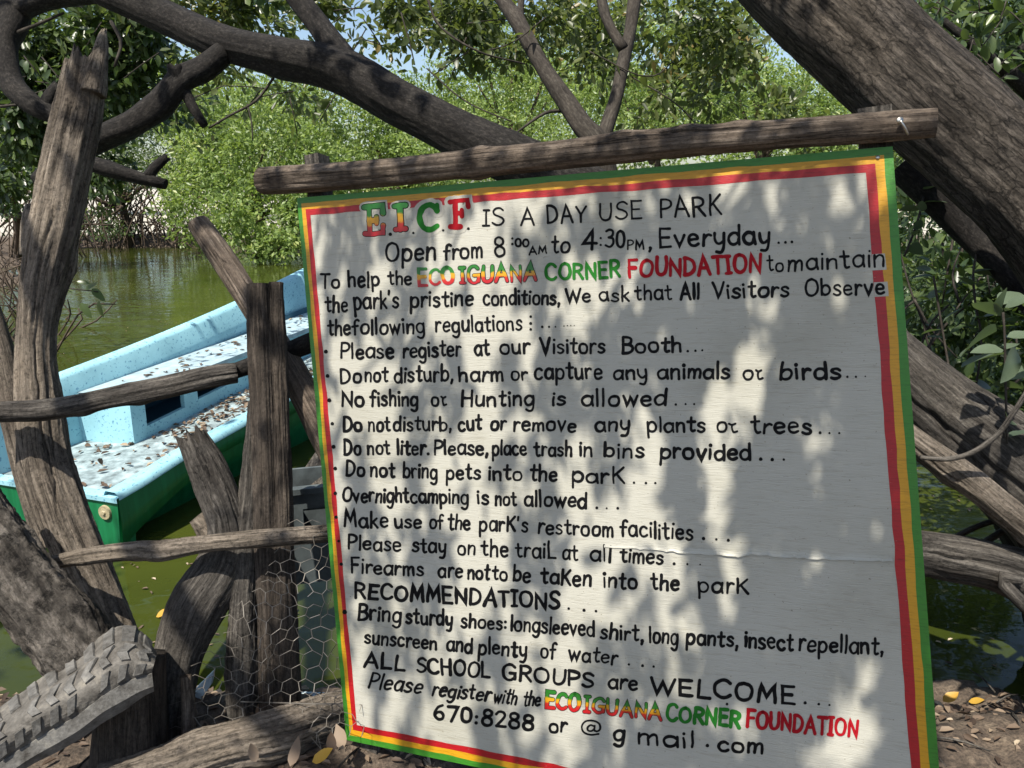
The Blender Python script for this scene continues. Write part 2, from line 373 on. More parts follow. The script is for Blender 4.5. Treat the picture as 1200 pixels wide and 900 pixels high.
def spray(L, parent, n, size, kind='near', mat=None, twr=1.2, spread=.6, seed=0, name='twig'):
    """a thin twig through (px,py,depth) with single leaves alternating along it"""
    P = catmull([W(a, b, d) for a, b, d in L], 24); d0 = L[0][2]
    tubeo(name, P[::4], [twr * d0 / F] * len(P[::4]), mat or M['twig'], parent, seg=6, step=.03, rough=.1, ridge=0, seed=seed)
    rs = np.random.default_rng(seed + 50)
    for k in range(n):
        t = (k + .5 + .4 * rs.normal()) / n; idx = int(np.clip(t * 23, 1, 22)); T = P[idx + 1] - P[idx - 1]; T /= np.linalg.norm(T)
        side = rs.normal(size=3); side -= T * (side @ T); side /= np.linalg.norm(side)
        put_leaf(LM[kind][rs.integers(5)], P[idx] + side * .004, T * .5 + side * spread + np.array([0, 0, -.25]) + rs.normal(size=3) * .2, size * rs.uniform(.7, 1.15), parent)

# ------------------------------------------------------------------ the notice sign
C4 = {'TL': (348, 232), 'TR': (1046, 171.5), 'BR': (1109, 1014), 'BL': (406, 867)}
NB = np.array([-0.36326, -0.91458, 0.17771]); NB /= np.linalg.norm(NB)      # board normal, towards the reader
P0 = np.array([-.50095, 1.87939, CAMZ - .02195])
def on_board(px, py, off=0.0):
    r = ray(px, py); o = np.array([0, 0, CAMZ]); t = ((P0 - o) @ NB) / (r @ NB)
    return o + r * t + NB * off
TL, TR, BR, BL = [on_board(*C4[k]) for k in ('TL', 'TR', 'BR', 'BL')]
UX = TR - TL; UX /= np.linalg.norm(UX); UY = np.cross(NB, UX)
sign = thing('notice_sign', (float((BL[0] + BR[0]) / 2), float((BL[1] + BR[1]) / 2), .4), 'large white hand-lettered park notice board with red, yellow and green border under a log beam', 'sign')
m, N, L, P = newmat('white_painted_plywood')
geo = attr(N, 'bark')
g = nz(N, L, mapping(N, L, geo, (1, 9, 1)), 16, 8, .7, .3); g2 = nz(N, L, mapping(N, L, geo, (1, 14, 1), (4, 2, 0)), 40, 3, .6); sm = nz(N, L, geo, 3.2, 5, .6); sp2 = nz(N, L, geo, 190, 2, .5)
base = ramp(N, L, sm, [(.3, (.325, .315, .26)), (.5, (.39, .38, .325)), (.8, (.43, .42, .365))])
base = mix(N, L, base, ramp(N, L, g, [(.28, (.80, .78, .74)), (.47, (1, 1, 1))]), 1.0, 'MULTIPLY')
base = mix(N, L, base, ramp(N, L, g2, [(.27, (.5, .48, .43)), (.33, (1, 1, 1))]), 1.0, 'MULTIPLY')
base = mix(N, L, base, ramp(N, L, sp2, [(.24, (.5, .47, .42)), (.31, (1, 1, 1))]), 1.0, 'MULTIPLY')
L.new(base, P.inputs['Base Color']); P.inputs['Roughness'].default_value = .5; P.inputs['Specular IOR Level'].default_value = .35
L.new(bump(N, L, g2, .5, .0014, bump(N, L, g, .5, .0016)), P.inputs['Normal'])
M['board'] = m
def bc(p): d = np.asarray(p) - TL; return np.stack([d @ UX, d @ UY, 0 * (d @ UX)], -1)
mb = MB(); nu = 12
fr = []; bk = []
edge = [TL, TR, BR, BL]
fv = [e for e in edge]; bv = [e - NB * .012 for e in edge]
V = np.array(fv + bv); mb.add(V, [(0, 3, 2, 1), (4, 5, 6, 7), (0, 1, 5, 4), (1, 2, 6, 5), (2, 3, 7, 6), (3, 0, 4, 7)], bc(V))
put('board', mb.me('board', False), M['board'], sign)

# painted border stripes: wobbly strips a third of a millimetre thick
def bandmat(name, c):
    m, N, L, P = newmat(name); geo = attr(N, 'bark')
    g = nz(N, L, mapping(N, L, geo, (1, 8, 1)), 30, 6, .7); g2 = nz(N, L, mapping(N, L, geo, (1, 12, 1)), 60, 4, .6)
    b = mix(N, L, c, ramp(N, L, g, [(.3, (.6,) * 3), (.5, (1, 1, 1))]), 1.0, 'MULTIPLY')
    b = mix(N, L, b, (.6, .57, .5), ramp(N, L, g2, [(.24, (1, 1, 1)), (.30, (0, 0, 0))]))
    L.new(b, P.inputs['Base Color']); P.inputs['Roughness'].default_value = .42
    L.new(bump(N, L, g2, .5, .001), P.inputs['Normal']); return m
BM = {'green': bandmat('green_border_paint', (.035, .18, .013)), 'yellow': bandmat('yellow_border_paint', (.52, .26, .007)), 'red': bandmat('red_border_paint', (.34, .005, .008))}
# inset distances (m) of the four stripe boundaries on each side: outer edge, green/yellow, yellow/red, red/white
INS = {'L': (0.0, .0110, .0210, .0330), 'R': (0.0, .0145, .0295, .0455), 'T': (0.0, .0135, .0275, .0420), 'B': (0.0, .0135, .0275, .0410)}
def inset(k):
    """quad of board corners inset by boundary k on each side (2-D board coordinates)"""
    c2 = [bc(p)[:2] for p in (TL, TR, BR, BL)]; sides = ['T', 'R', 'B', 'L']; lines = []
    for a in range(4):
        p, q = c2[a], c2[(a + 1) % 4]; d = (q - p) / np.linalg.norm(q - p); nrm = np.array([d[1], -d[0]])
        cen = sum(c2) / 4
        if (cen - p) @ nrm < 0: nrm = -nrm
        lines.append((p + nrm * INS[sides[a]][k], d))
    out = []
    for a in range(4):
        (p, d), (q, e) = lines[a - 1], lines[a]
        A = np.array([d, -e]).T; t = np.linalg.solve(A, q - p); out.append(p + d * t[0])
    return out
def b3(p, off): return TL + UX * p[0] + UY * p[1] + NB * off
QS = [inset(k) for k in range(4)]
for bi, cname in enumerate(('green', 'yellow', 'red')):
    mb = MB()
    for s in range(4):
        n = 70; A_ = QS[bi][s], QS[bi][(s + 1) % 4]; B_ = QS[bi + 1][s], QS[bi + 1][(s + 1) % 4]; V = []
        for k in range(n + 1):
            t = k / n; w = math.sin(math.pi * min(1, max(0, t))) ** .2
            pa = A_[0] * (1 - t) + A_[1] * t; pb = B_[0] * (1 - t) + B_[1] * t; dn = (pb - pa) / np.linalg.norm(pb - pa)
            if bi > 0: pa = pa + dn * (0.0017 * w * float(noise([t * 34, bi, s], 5)))
            pb = pb + dn * (0.0017 * w * float(noise([t * 34, bi + 1, s], 5)))
            V += [b3(pa, .0003 + (0 if bi else .0001)), b3(pb, .0003)]
        mb.add(V, [(2*k, 2*k+1, 2*k+3, 2*k+2) for k in range(n)], bc(np.array(V)))
    o = put('border_stripe', mb.me('border_stripe', False), BM[cname], sign); o['label'] = cname + ' painted border stripe'

# brush lettering ---------------------------------------------------
def G(adv, *st): return (adv, st)
bowlA = 'c.46,.46 .36,.58 .2,.6 .06,.46 .03,.27 .1,.06 .25,.0 .4,.1 .46,.28'
bowlB = 'c.06,.4 .16,.56 .3,.6 .43,.5 .48,.3 .41,.08 .26,.0 .12,.05 .06,.16'
GL = {
 'a': G(.52, bowlA, 'l.47,.6 .47,.22 .5,0'), 'b': G(.52, 'l.05,1 .05,0', bowlB), 'c': G(.47, 'c.42,.5 .3,.6 .14,.56 .04,.4 .04,.2 .14,.03 .3,.0 .43,.09'),
 'd': G(.53, bowlA, 'l.47,1 .48,0'), 'e': G(.48, 'c.05,.3 .24,.33 .42,.36 .4,.52 .26,.6 .1,.53 .03,.3 .1,.07 .26,.0 .43,.09'),
 'f': G(.38, 'c.4,.93 .3,1.0 .18,.93 .15,.75 .15,.4 .14,0', 'l0,.56 .34,.58'), 'g': G(.52, bowlA, 'c.47,.6 .47,.25 .46,-.1 .38,-.31 .22,-.36 .06,-.27'),
 'h': G(.5, 'l.05,1 .05,0', 'c.05,.34 .14,.53 .28,.6 .41,.52 .43,.3 .43,0'), 'i': G(.13, 'l.05,.58 .06,0', 'd.06,.84'), 'j': G(.2, 'c.1,.58 .1,-.1 .0,-.33', 'd.1,.84'),
 'k': G(.44, 'l.05,1 .05,0', 'l.38,.58 .06,.24', 'l.16,.34 .41,0'), 'l': G(.13, 'l.06,1 .06,0'),
 'm': G(.68, 'l.04,.6 .04,0', 'c.04,.36 .12,.54 .22,.6 .31,.52 .33,.3 .33,0', 'c.33,.36 .42,.55 .52,.6 .6,.52 .62,.3 .62,0'),
 'n': G(.49, 'l.04,.6 .04,0', 'c.04,.34 .14,.53 .28,.6 .4,.52 .42,.3 .42,0'), 'o': G(.53, 'c.25,.6 .1,.54 .03,.3 .1,.06 .26,0 .42,.06 .49,.3 .42,.54 .25,.6'),
 'p': G(.52, 'l.05,.6 .06,-.38', bowlB), 'q': G(.52, bowlA, 'l.47,.6 .47,-.38'), 'r': G(.36, 'l.05,.6 .05,0', 'c.05,.33 .14,.52 .25,.6 .35,.55'),
 's': G(.42, 'c.37,.5 .25,.6 .1,.56 .06,.44 .16,.34 .3,.27 .38,.15 .3,.03 .16,0 .03,.07'), 't': G(.38, 'c.17,.92 .17,.5 .17,.15 .24,.01 .36,.05', 'l0,.62 .36,.64'),
 'u': G(.5, 'c.04,.6 .04,.25 .1,.05 .22,0 .36,.08 .43,.24', 'l.43,.6 .43,.2 .45,0'), 'v': G(.46, 'l.02,.6 .22,0 .43,.6'), 'w': G(.66, 'l.02,.6 .17,.02 .32,.5 .47,.02 .63,.6'),
 'x': G(.45, 'l.03,.6 .42,0', 'l.4,.6 .03,0'), 'y': G(.47, 'c.04,.6 .05,.3 .14,.1 .26,.08 .38,.18', 'c.43,.6 .43,.2 .4,-.15 .3,-.35 .1,-.33'), 'z': G(.42, 'l.04,.58 .38,.58 .04,.0 .4,0'),
 'A': G(.68, 'l.02,0 .32,1 .64,0', 'l.13,.36 .54,.36'), 'B': G(.58, 'l.06,1 .06,0', 'c.06,1 .3,.99 .46,.88 .44,.64 .26,.54 .06,.53', 'c.06,.53 .36,.52 .53,.38 .52,.14 .34,.01 .06,0'),
 'C': G(.64, 'c.58,.84 .44,.98 .26,.98 .08,.8 .03,.5 .08,.2 .26,.01 .45,.02 .6,.15'), 'D': G(.64, 'l.06,1 .06,0', 'c.06,1 .28,.97 .5,.8 .58,.5 .5,.2 .28,.02 .06,0'),
 'E': G(.54, 'l.5,1 .06,1 .06,0 .51,0', 'l.06,.52 .42,.52'), 'F': G(.5, 'l.5,1 .06,1 .06,0', 'l.06,.54 .4,.54'), 'G': G(.66, 'c.58,.84 .44,.98 .26,.98 .08,.8 .03,.5 .08,.2 .26,.01 .45,.02 .58,.16', 'l.36,.44 .6,.44 .6,.1'),
 'H': G(.62, 'l.06,1 .06,0', 'l.56,1 .56,0', 'l.06,.52 .56,.52'), 'I': G(.3, 'l.15,1 .15,0', 'l.02,1 .28,1', 'l.02,0 .28,0'), 'K': G(.56, 'l.06,1 .06,0', 'l.5,1 .07,.42', 'l.2,.56 .54,0'),
 'L': G(.5, 'l.06,1 .06,0 .48,0'), 'M': G(.74, 'l.05,0 .12,1 .36,.3 .6,1 .68,0'), 'N': G(.64, 'l.06,0 .06,1 .57,0 .57,1'), 'O': G(.7, 'c.33,.99 .12,.86 .03,.5 .12,.13 .34,.0 .56,.13 .65,.5 .56,.86 .33,.99'),
 'P': G(.54, 'l.06,1 .06,0', 'c.06,1 .3,.99 .49,.87 .5,.63 .32,.48 .06,.46'), 'R': G(.6, 'l.06,1 .06,0', 'c.06,1 .3,.99 .49,.87 .49,.65 .32,.52 .06,.5', 'l.26,.5 .56,0'),
 'S': G(.54, 'c.5,.85 .34,.98 .16,.95 .06,.78 .12,.6 .3,.5 .46,.38 .5,.2 .36,.03 .18,.01 .02,.14'), 'T': G(.56, 'l.02,1 .56,1', 'l.29,1 .29,0'), 'U': G(.62, 'c.05,1 .05,.4 .12,.1 .3,0 .48,.1 .56,.4 .56,1'),
 'V': G(.6, 'l.02,1 .3,0 .58,1'), 'W': G(.9, 'l.02,1 .24,0 .45,.8 .65,0 .88,1'), 'Y': G(.58, 'l.02,1 .29,.48 .56,1', 'l.29,.48 .29,0'),
 '0': G(.56, 'c.27,.98 .1,.85 .04,.5 .1,.13 .27,0 .44,.13 .5,.5 .44,.85 .27,.98'), '2': G(.54, 'c.05,.8 .18,.98 .38,.96 .46,.76 .36,.5 .06,.02', 'l.05,.01 .5,.01'),
 '3': G(.52, 'c.06,.9 .24,1 .43,.9 .4,.66 .2,.55', 'c.2,.55 .44,.48 .47,.2 .28,0 .04,.1'), '4': G(.58, 'l.38,0 .38,1 .02,.3 .54,.3'), '6': G(.54, 'c.42,.96 .2,.8 .06,.48 .06,.2 .22,.01 .42,.08 .47,.3 .34,.48 .16,.44 .06,.28'),
 '7': G(.52, 'l.03,.97 .48,.97 .2,0'), '8': G(.54, 'c.26,.53 .08,.66 .1,.9 .27,1 .43,.88 .42,.66 .26,.53 .08,.42 .03,.2 .13,.02 .3,0 .46,.12 .46,.38 .26,.53'),
 '@': G(1.0, 'c.62,.62 .45,.68 .32,.5 .36,.3 .52,.28 .64,.45 .66,.66', 'c.66,.66 .66,.32 .82,.3 .92,.5 .85,.82 .55,1 .2,.9 .03,.55 .15,.15 .5,0 .85,.1'),
 '.': G(.2, 'd.07,.06'), ',': G(.2, 'd.08,.08', 'l.1,.06 .04,-.16'), ':': G(.22, 'd.08,.12', 'd.08,.52'), "'": G(.14, 'l.08,.98 .05,.78'),
 '`': G(.46, 'l.0,.6 .13,.5 .3,.58', 'c.14,.52 .12,.28 .2,.03 .38,.08'), '&': G(.3, 'd.1,.02', 'd.1,.32', 'd.1,.72'),
 # serif capitals of the heading
 '1': G(.8, 'l.22,.96 .22,.05', 'l.02,.96 .74,.98 .76,.72', 'l.22,.5 .5,.5', 'l.5,.62 .5,.38', 'l.02,.04 .74,.04 .76,.3'), '5': G(.5, 'l.24,.96 .24,.04', 'l.02,.96 .46,.96', 'l.02,.04 .46,.04'),
 '9': G(.8, 'c.74,.72 .68,.86 .46,.97 .2,.85 .07,.5 .18,.14 .44,.02 .72,.16', 'l.75,.95 .74,.7'), '%': G(.74, 'l.22,.96 .22,.04', 'l.02,.96 .7,.97 .7,.74', 'l.22,.52 .46,.52', 'l.46,.64 .46,.4', 'l.02,.04 .42,.04'),
}
def strokes(ch):
    out = []
    for s in GL[ch][1]:
        pts = [tuple(map(float, q.split(','))) for q in s[1:].split()]
        out.append((s[0], np.array(pts)))
    return out
def ribbon(P, r, taper=.0):
    P = np.asarray(P, float); T = np.gradient(P, axis=0); T /= (np.linalg.norm(T, axis=1)[:, None] + 1e-9); Nn = np.stack([-T[:, 1], T[:, 0]], 1)
    n = len(P); V = []; Fc = []; q_ = wr.uniform(0, 50); rr = r * (1 + .16 * noise(np.c_[P * .22 + q_, 0 * P[:, 0]], 8))
    # mitre
    for k in range(1, n - 1):
        a = P[k] - P[k-1]; b = P[k+1] - P[k]; a /= np.linalg.norm(a) + 1e-9; b /= np.linalg.norm(b) + 1e-9
        na = np.array([-a[1], a[0]]); nb = np.array([-b[1], b[0]]); mm = na + nb; l = np.linalg.norm(mm)
        if l > .3: mm /= l; Nn[k] = mm; rr[k] = rr[k] / max(.45, mm @ na)
    for k in range(n): V += [P[k] + Nn[k] * rr[k], P[k] - Nn[k] * rr[k]]
    for k in range(n - 1): Fc.append((2*k, 2*k+1, 2*k+3, 2*k+2))
    for e, sgn in ((0, -1), (n - 1, 1)):       # half-round caps
        c = len(V); m_ = 5
        for q in range(1, m_):
            a = math.pi * q / m_; V.append(P[e] + Nn[e] * rr[e] * math.cos(a) + T[e] * sgn * rr[e] * math.sin(a))
        idx = [2*e] + list(range(c, c + m_ - 1)) + [2*e+1]
        Fc.append(idx if sgn < 0 else idx[::-1])
    return np.array(V), Fc
def ink(c, rough=.45):
    m, N, L, P = newmat('lettering_paint'); geo = attr(N, 'bark'); g = nz(N, L, mapping(N, L, geo, (1, 6, 1)), 60, 5, .7)
    L.new(mix(N, L, c, (c[0] + .035, c[1] + .035, c[2] + .03), ramp(N, L, g, [(.28, (1, 1, 1)), (.4, (0, 0, 0))])), P.inputs['Base Color'])
    P.inputs['Roughness'].default_value = .6; P.inputs['Specular IOR Level'].default_value = .12; return m
M['ink'] = ink((.004, .004, .0045)); M['inkred'] = ink((.30, .006, .012)); M['inkgreen'] = ink((.015, .13, .015)); M['inkwhite'] = ink((.41, .395, .34))
m, N, L, P = newmat('rasta_lettering_paint'); v = attr(N, 'hv', 'Fac'); g = nz(N, L, attr(N, 'bark'), 60, 4)
v = mth(N, L, 'ADD', v, mth(N, L, 'MULTIPLY', mth(N, L, 'SUBTRACT', g, .5), .35))
L.new(ramp(N, L, v, [(.0, (.36, .006, .01)), (.30, (.42, .02, .008)), (.40, (.55, .24, .006)), (.60, (.52, .28, .006)), (.70, (.02, .15, .012)), (1, (.015, .13, .012))]), P.inputs['Base Color']); P.inputs['Roughness'].default_value = .4
M['rasta'] = m
wr = np.random.default_rng(3)
def word(mb, txt, x0, y0, x1, y1, H, r, off, cond=None, slant=0.0, hv=None, jit=1.0):
    """letters fitted between baseline points given on the board"""
    adv = [GL[c][0] for c in txt]; gap = .13
    tot = sum(adv) + gap * (len(txt) - 1); d = np.array([x1 - x0, y1 - y0], float); Lp = np.linalg.norm(d); e = d / Lp
    up = np.array([e[1] * .6, -1.0]); up /= np.linalg.norm(up); kx = Lp / (tot * 1.0); u = 0.0
    for ci, ch in enumerate(txt):
        jy = wr.normal() * .026 * jit; js = 1 + wr.normal() * .04 * jit; rot = wr.normal() * .032 * jit
        for si, (ty, pts) in enumerate(strokes(ch)):
            def mp(q):
                q = np.asarray(q, float); xx = q[:, 0] + (slant + rot) * q[:, 1]; yy = (q[:, 1]) * js + jy
                return np.array([x0, y0]) + (u + xx)[:, None] * kx * e + (yy * H)[:, None] * up
            o2 = off + .00002 * ((ci * 3 + si) % 7)
            if ty == 'd':
                c = mp(pts)[0]; rr = r * 1.25 * (1 + .1 * wr.normal()); a = np.linspace(0, 2 * np.pi, 10, endpoint=False)
                V2 = c + np.stack([np.cos(a) * rr, np.sin(a) * rr], 1); Fc = [list(range(10))[::-1]]
            else:
                if ty == 'c': q = catmull(np.c_[pts, 0 * pts[:, :1]], 6 + 3 * len(pts))[:, :2]
                else:
                    q = [];
                    for k in range(len(pts) - 1):
                        for t in np.linspace(0, 1, 4, endpoint=False): q.append(pts[k] * (1 - t) + pts[k+1] * t)
                    q.append(pts[-1]); q = np.array(q)
                q = q + .022 * jit * np.stack([noise(np.c_[q * 3, 0 * q[:, 0] + ci * 7.1 + x0], 1), noise(np.c_[q * 3, 0 * q[:, 0] + ci * 3.3 + y0], 2)], 1)
                V2, Fc = ribbon(mp(q), r * (1 + .08 * wr.normal() * jit))
            V3 = np.array([on_board(a, b, o2) for a, b in V2])
            A = bc(V3)
            hvv = ((V2 - np.array([x0, y0])) @ np.array([0, -1.0]) + (V2[:, 0] - x0) * (y1 - y0) / (x1 - x0)) / H
            mb.add(V3, Fc, np.c_[A[:, :2], hvv])
        u += adv[ci] + gap
def text_me(mb, name):
    A = np.vstack(mb.A); return mesh(name, np.vstack(mb.V), mb.F, False, {'bark': np.c_[A[:, :2], 0 * A[:, 0]], 'hv': A[:, 2]})
def dots(mb, pts, r=1.6):
    for k, (x, y) in enumerate(pts):
        a = np.linspace(0, 2 * np.pi, 12, endpoint=False); rr = r * (1 + .12 * wr.normal())
        V = np.array([on_board(x + rr * math.cos(t) * (1.0 + .08 * math.sin(3 * t)), y + rr * math.sin(t), .0006) for t in a]); mb.add(V, [list(range(12))], bc(V))
LINES = [
 ("IS A DAY USE PARK", [("IS",566,265.5,591,265,20,1.25),("A",610,263.5,627,263,20,1.3),("DAY",641,262,687,260,20,1.35),("USE",702,258,753,256,20,1.25),("PARK",773.5,255,845.5,251.5,22,1.5)], []),
 ("Open from 8:00 AM to 4:30 PM, Everyday", [("Open",452,306,511,304,21,1.6),("from",520,304.5,566,302,19,1.5),("8",580,300.5,593,300,23,1.6),("oo",604,289,620,288,14,1.3),("AM",620,298.5,641,297,9,1.0),("to",647,297,668,296,20,1.4),("4",683,292,700,291.5,22,1.7),("30",709,289.5,733,289,20,1.5),("PM",735,292.5,755,291.5,10,1.0),(",",760,291.5,765,291.5,17,1.6),("Everyday",772,289.5,902,285,22,1.8)], [(600.5,286,1.4),(600.5,279.5,1.4),(704,287,1.3),(704,279,1.3),(912.5,284.5,1.6),(920.5,284,1.6),(928,283.5,1.5)]),
 ("To help the ... to maintain", [("To",376,338.5,398.5,337.5,17,1.3),("help",408,336.5,445,334.5,18,1.45),("the",455.5,334,482.5,333,16,1.35),("to",899.5,318.5,918.5,317.5,18,1.2),("maintain",923,317.5,1037,312,21,1.4)], []),
 ("the park's pristine conditions, We ask that All Visitors Observe", [("the",382,366,407.5,365,18,1.4),("park's",415,362.5,467.5,360,20,1.55),("pristine",481,359.5,554.5,358,18,1.5),("conditions,",566.5,357.5,657,356,18,1.45),("We",663,354.5,692,353.5,16,1.45),("ask",702.5,353.5,737.5,352.5,17,1.3),("that",744.5,352,787,350.5,17,1.3),("All",797.5,351,819.5,350.5,18,1.8),("Visitors",835,349.5,925,347,18,1.6),("Observe",943.5,347,1037,344.5,19,1.45)], []),
 ("the following regulations", [("the",385,392.5,410.5,392,18,1.4),("following",413.5,392,498,389.5,18,1.5),("regulations",510.5,389,612,386.5,18,1.4)], [(622,371,1.6),(622,379,1.6),(622,386,1.6),(635.5,383,1.4),(643.5,383,1.4),(651,383,1.2),(661,382,.7),(665,381.5,.7),(669,381.5,.7),(673,381.5,.7)]),
 ("Please register at our Visitors Booth", [("Please",399,419.5,462,419,18,1.5),("register",472.5,419,540.5,417,18,1.5),("at",556.5,416,573.5,415.5,18,1.5),("our",586,415,621,414,18,1.45),("Visitors",634,414.5,709,413,18,1.5),("Booth",728.5,414,799,412,18,1.8)], [(382,412,2.2),(806,411.5,1.4),(815,411,1.3),(823,410.5,1.1)]),
 ("Do not disturb, harm or capture any animals or birds", [("Do",399,448.5,424,447.5,17,1.5),("not",428,447.5,454.5,447,17,1.4),("disturb,",462,447.5,532,446.5,18,1.5),("harm",538,446.5,590,446,17,1.6),("or",599,445,618,445,16,1.4),("capture",626.5,444.5,705.5,443.5,19,1.6),("any",719,444.5,758.5,443.5,17,1.5),("animals",771,444,855,443,18,1.7),("o`",871,445,895.5,444,18,1.4),("birds",913,444.5,986,443.5,19,1.9)], [(384,440.5,2.2),(993,441.5,1.7),(1003,441.5,1.4),(1014,441,1.2)]),
 ("No fishing or Hunting is allowed", [("No",400.5,476,427,476,17,1.7),("fishing",434.5,475.5,490,475,18,1.5),("o`",505.5,475.5,525,475,17,1.3),("Hunting",540.5,475.5,626.5,475,18,1.6),("is",647,475,663,475,17,1.5),("allowed",681.5,475.5,781,475,19,1.6)], [(386,469,2.2),(792,474,1.6),(803.5,473.5,1.3),(813.5,473.5,1.3)]),
 ("Do not disturb, cut or remove any plants or trees", [("Do",402.5,505.5,424.5,505,17,1.7),("not",432,505,457,505,17,1.4),("disturb,",461,504.5,530,504,17,1.4),("cut",537.5,504,564,503.5,17,1.6),("or",575,504,593,504,16,1.5),("remove",602,504.5,675,505,17,1.45),("any",698,505.5,737.5,505,17,1.5),("plants",758.5,506,826.5,505.5,18,1.6),("o`",840,507,866,506.5,18,1.4),("trees",881,507.5,951,508,20,1.6)], [(389.5,496.5,2.2),(961,507,1.6),(972,507.5,1.5),(983.5,507.5,1.5)]),
 ("Do not liter. Please, place trash in bins provided", [("Do",403.5,532,423,532,17,1.6),("not",431,532,457,532,17,1.5),("liter.",465.5,532,504,533,17,1.6),("Please,",508.5,532.5,573,532.5,17,1.6),("place",577,532.5,617,533,17,1.5),("trash",626.5,533.5,670.5,534,17,1.5),("in",679,534,694.5,534.5,17,1.5),("bins",708,535,754.5,536,17,1.5),("provided",773.5,537,880,539,19,1.8)], [(391,523.5,2.2),(891.5,538,1.8),(905,538.5,1.7),(918.5,538.5,1.5)]),
 ("Do not bring pets into the park", [("Do",405.5,557.5,427.5,558,17,1.5),("not",434.5,558.5,462.5,559,17,1.5),("bring",472.5,559,512.5,560,17,1.5),("pets",523,560.5,562.5,561.5,17,1.5),("into",572.5,562,612,563,17,1.6),("the",621.5,563,653,563.5,18,1.6),("parK",670,564.5,732,566.5,18,1.5)], [(393,549,2.2),(743,565.5,1.7),(757,566,1.6),(768,566,1.4)]),
 ("Overnight camping is not allowed", [("Overnight",401.5,587,479,588.5,17,1.5),("camping",481.5,588.5,549,590,17,1.5),("is",559.5,590.5,573,591,16,1.5),("not",580.5,591.5,605,592,17,1.5),("allowed",614.5,592.5,687.5,595,18,1.6)], [(393,578,2.2),(699.5,595,1.7),(711,595.5,1.6),(724,595.5,1.5)]),
 ("Make use of the park's restroom facilities", [("Make",403.5,617,455,617.5,18,1.5),("use",462.5,618,494,619,17,1.4),("of",503.5,619,519.5,619.5,17,1.5),("the",525.5,620,551,621,17,1.5),("parK's",561.5,621.5,618.5,623,18,1.5),("restroom",630.5,625,719,628,18,1.5),("facilities",727,628.5,812,632,19,1.5)], [(394,606,2.2),(824.5,631,1.8),(839.5,632,1.7),(853.5,633,1.6)]),
 ("Please stay on the trail at all times", [("Please",407.5,643.5,470,645.5,17,1.4),("stay",483.5,646.5,522.5,648,17,1.5),("on",536.5,649,557,650,17,1.4),("the",564.5,650.5,595.5,652,18,1.5),("traiL",604.5,652,651.5,654,18,1.4),("at",659,655,677,655.5,17,1.4),("all",691.5,656.5,716,658,18,1.4),("times",727,658,777,660.5,17,1.6)], [(397,634,2.2),(790,660.5,1.8),(805.5,661,1.6),(820.5,661.5,1.1)]),
 ("Firearms are not to be taken into the park", [("Firearms",411.5,671,496.5,675,17,1.5),("are",513.5,676,542,677,17,1.5),("not",548.5,678,573.5,679,17,1.5),("to",577.5,679.5,594.5,680.5,17,1.5),("be",601.5,680.5,621.5,681.5,17,1.6),("taKen",634.5,682.5,693,686.5,18,1.6),("into",707.5,687.5,746.5,690,18,1.6),("the",763.5,690,795.5,692,18,1.6),("parK",818,693.5,877.5,696,19,1.5)], [(400,661,2.2)]),
 ("RECOMMENDATIONS", [("RECOMMENDATIONS",415.5,700,655.5,713.5,17.5,1.9)], [(666.5,713,2),(684.5,715,1.7),(698.5,716,1.3)]),
 ("Bring sturdy shoes: longsleeved shirt, long pants, insect repellant,", [("Bring",419.5,725.5,470,729,18,1.6),("sturdy",476,730,530,733,17,1.6),("shoes:",540.5,734.5,594.5,737.5,16,1.5),("longsleeved",598.5,738,696.5,746,18,1.5),("shirt,",703.5,747.5,755,751.5,18,1.6),("long",761,752,794.5,755,19,1.5),("pants,",804,754.5,866,758,18,1.7),("insect",873,758,929,761,19,1.8),("repellant,",936,762,1036,767,20,1.6)], [(404,717,2.2)]),
 ("sunscreen and plenty of water", [("sunscreen",427.5,753.5,512,760.5,16,1.5),("and",523.5,762,553.5,764.5,17,1.6),("plenty",560.5,765.5,617,769,18,1.6),("of",633.5,770.5,651,771.5,18,1.5),("water",666.5,773.5,723.5,778,17,1.4)], [(737,778.5,1.5),(753,780,1.5),(766,781,1.5)]),
 ("ALL SCHOOL GROUPS are WELCOME", [("ALL",426.5,780.5,474.5,785,17,1.8),("SCHOOL",489,787.5,574,794,17,1.8),("GROUPS",588.5,795.5,695.5,805,17.5,1.9),("are",713,806,747,808.5,17,1.6),("WELCOME",762.5,811.5,932,824.5,19.5,2.1)], [(852,825,1.6),(943.5,823.5,1.7),(959.5,825,1.5),(972,826,1.4)]),
 ("Please register with the", [("Please",431,806,493.5,812,18,1.4),("register",506,814.5,573.5,821.5,17,1.5),("with",578,823,605,825.5,17,1.2),("the",613,826,632.5,827.5,17,1.3)], []),
 ("670:8288 or @ g mail . com", [("670:8288",508,842.5,625.5,855.5,17.5,1.8),("or",643.5,857.5,664,859,17,1.6),("@",680,860.5,705,862.5,17,1.2),("g",719,867,732,868,18,1.9),("mail",747.5,871,814,876,19,1.6),("com",841.5,879,894,883,19,1.8)], [(829,873.5,2.4)]),
]
for txt, ws, ds in LINES:
    for w_ in ws:
        mb = MB(); word(mb, w_[0], *w_[1:6], w_[6] * 1.0, .0006, slant=.22 if txt.startswith('Please register with') else 0.0)
        o = put('lettering', text_me(mb, 'lettering'), M['ink'], sign); o['label'] = 'black word: ' + w_[0].replace('`', 'r')
    for x, y, r_ in ds:
        mb = MB(); dots(mb, [(x, y)], r_); put('painted_dot', text_me(mb, 'painted_dot'), M['ink'], sign)
